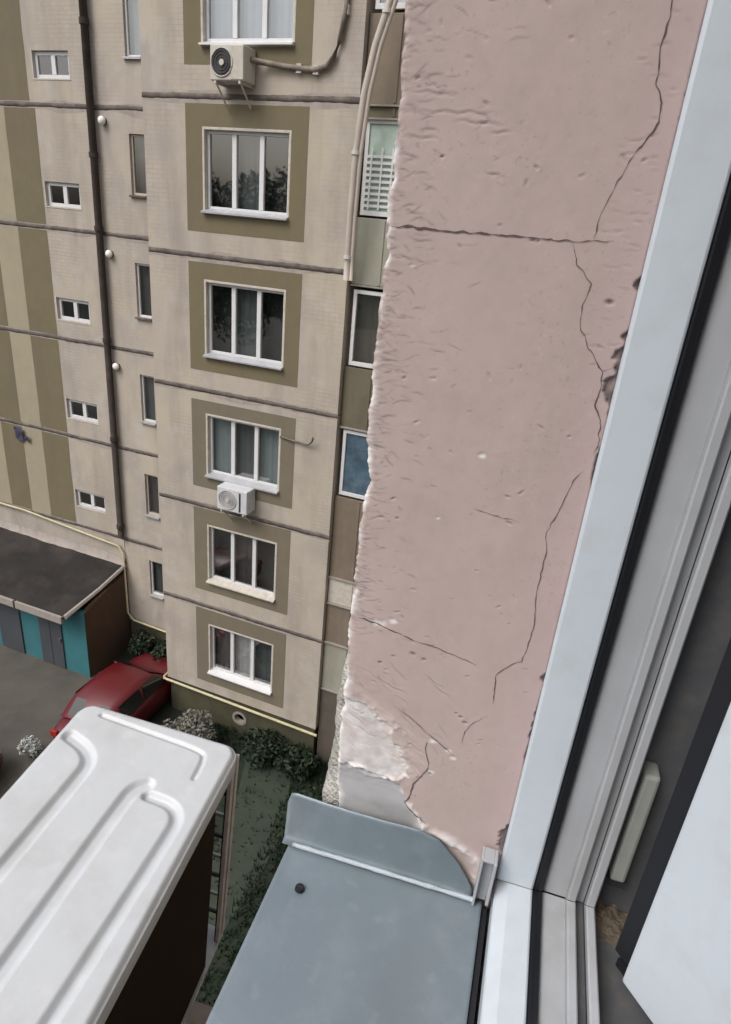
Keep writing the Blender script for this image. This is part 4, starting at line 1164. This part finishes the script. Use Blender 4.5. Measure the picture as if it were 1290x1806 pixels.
# ------------------------------------------------------------------ big air conditioner outside
ACW, ACL, ACH = .31, .82, .56
ac = empty('air_conditioner')
ya, pi_, ro = .0574, .0486, .0775
Rz = Matrix.Rotation(ya, 3, 'Z') @ Matrix.Rotation(pi_, 3, 'X') @ Matrix.Rotation(ro, 3, 'Y')
Ma = Rz.to_4x4(); Ma.translation = Vector((-.3922, .8268, CZ - .869))
ac.matrix_world = Ma
tag(ac, 'large white air conditioner with embossed lid hung outside, lower left', 'air conditioner')
nx, ny = 170, 420
xa = np.linspace(-ACW, 0, nx); ya_ = np.linspace(-ACL, 0, ny)
XA, YA = np.meshgrid(xa, ya_)


def seg_d(px, py, pts):
    d = np.full(px.shape, 1e9)
    for A, B in zip(pts[:-1], pts[1:]):
        A, B = np.array(A), np.array(B); e = B - A; wx, wy = px - A[0], py - A[1]
        t = np.clip((wx * e[0] + wy * e[1]) / (e @ e), 0, 1)
        d = np.minimum(d, np.hypot(wx - t * e[0], wy - t * e[1]))
    return d


def smooth_pts(pts, it=3):
    pts = [np.array(q, float) for q in pts]
    for _ in range(it):
        o = [pts[0]]
        for A, B in zip(pts[:-1], pts[1:]): o += [A * .75 + B * .25, A * .25 + B * .75]
        o.append(pts[-1]); pts = o
    return pts


def sst(x): x = np.clip(x, 0, 1); return x * x * (3 - 2 * x)


HA = np.zeros_like(XA)
ch = [([(-.285, -.085), (-.245, -.098), (-.221, -.122), (-.221, -.16), (-.229, -.40), (-.24, -.83)], .0095),
      ([(-.112, -.130), (-.128, -.142), (-.131, -.18), (-.137, -.43), (-.143, -.83)], .0100),
      ([(-.100, -.148), (-.058, -.150), (-.037, -.168), (-.035, -.20), (-.050, -.466), (-.066, -.83)], .0075)]
dmin = np.full(XA.shape, 1e9)
for pts, hw_ in ch:
    d = seg_d(XA, YA, smooth_pts(pts)) - hw_
    HA = np.minimum(HA, -.0085 * sst((.0055 - d) / .011))
dfar = seg_d(XA, YA, smooth_pts([(-.262, -.024), (-.15, -.031), (-.062, -.036), (-.049, -.048), (-.047, -.092)])) - .003
HA = np.minimum(HA, -.0055 * sst((.004 - dfar) / .008))
HA += .0006 * fbm(XA * 10, YA * 7, 2)
# rounded rim
ex = np.minimum(XA + ACW, -XA); ey = np.minimum(YA + ACL, -YA)
rc = .030
cxq, cyq = np.clip(rc - ex, 0, None), np.clip(rc - ey, 0, None)
edge = rc - np.hypot(cxq, cyq)
HA -= .010 * (1 - sst(np.clip(edge, 0, None) / .012)) ** 1.5
# pull rim corners onto the rounded outline
sc_ = np.where(np.hypot(cxq, cyq) > rc, rc / np.maximum(np.hypot(cxq, cyq), 1e-9), 1)
XA2 = np.where(cxq > 0, np.where(XA > -ACW / 2, -(rc - cxq * sc_), -ACW + (rc - cxq * sc_)), XA)
YA2 = np.where(cyq > 0, np.where(YA > -ACL / 2, -(rc - cyq * sc_), -ACL + (rc - cyq * sc_)), YA)
lid = grid_mesh('lid', np.stack([XA2, YA2, HA], -1), MT['acw'], ac)


def rrect(off, nseg=6):
    pts = []
    for (cx, cy, a0) in ((-rc, -rc, 0), (-ACW + rc, -rc, 90), (-ACW + rc, -ACL + rc, 180), (-rc, -ACL + rc, 270)):
        for i in range(nseg + 1):
            an_ = math.radians(a0 + 90 * i / nseg)
            pts.append((cx + (rc + off) * math.cos(an_), cy + (rc + off) * math.sin(an_)))
    return pts


sk = MB(); prev = None
loops = [(-.0004, -.0095), (.0006, -.012), (.0010, -.016), (.0010, -.040), (-.0015, -.0408), (-.0015, -.018)]
for off, z in loops:
    ptz = rrect(off); b0 = len(sk.v); sk.v += [(x, y, z) for x, y in ptz]; nn = len(ptz)
    if prev is not None: sk.f += [(prev + i, b0 + i, b0 + (i + 1) % nn, prev + (i + 1) % nn) for i in range(nn)]
    prev = b0
sk.build('lid_skirt', MT['acw'], ac, smooth=True)
# corner posts (double strips), bars on the end, coil on the wall side, front and base
for (x0, x1, y0, y1) in ((-.009, -.001, -.014, -.002), (-.009, -.001, -.034, -.022), (-ACW + .003, -ACW + .022, -.022, -.003), (-ACW + .003, -ACW + .022, -ACL + .003, -ACL + .022)):
    MB().box(x0, x1, y0, y1, -ACH, -.02).build('corner_post', MT['acmetal'], ac, bevel=.001)
MB().box(-.012, -.0092, -.032, -.004, -ACH, -.02).build('post_web', MT['accoil'], ac)
for k_ in range(8):
    z = -.066 - k_ * .062
    MB().box(-ACW + .022, -.0125, -.009, -.004, z - .004, z + .004).build('bar_and_shade_line', MT['acbar'] if k_ % 2 == 0 else MT['dark'], ac, bevel=.0008)  # every other bar is black, standing for the shadow line beneath
MB().box(-.034, -.006, -ACL + .02, -.088, -ACH + .01, -.022).build('coil', MT['accoil'], ac)
MB().box(-ACW + .0005, -ACW + .0028, -ACL + .004, -.004, -ACH, -.018).build('front_panel', MT['acw'], ac)
for q in (.22, .17, .12, .07):
    pts = [(-ACW - .006, -.30 + q * math.cos(2 * math.pi * i / 32), -.29 + q * math.sin(2 * math.pi * i / 32)) for i in range(33)]
    MB().tube(pts, .004, 6, cap=False).build('fan_guard_ring', MT['acw'], ac)
MB().cyl((-ACW - .0015, -.30, -.29), .22, .0012, 'x', 32).build('fan_opening', MT['dark'], ac)
MB().box(-ACW + .003, -.003, -ACL + .003, -.003, -ACH - .015, -ACH).build('base_pan', MT['acw'], ac)
MB().box(-ACW + .003, -.003, -ACL + .002, -ACL + .0026, -ACH, -.02).build('end_panel', MT['acw'], ac)
for y in (-.16, -.66):
    MB().box(-ACW + .02, .27, y - .02, y + .02, -ACH - .06, -ACH - .016).build('bracket_arm', MT['acmetal'], ac)
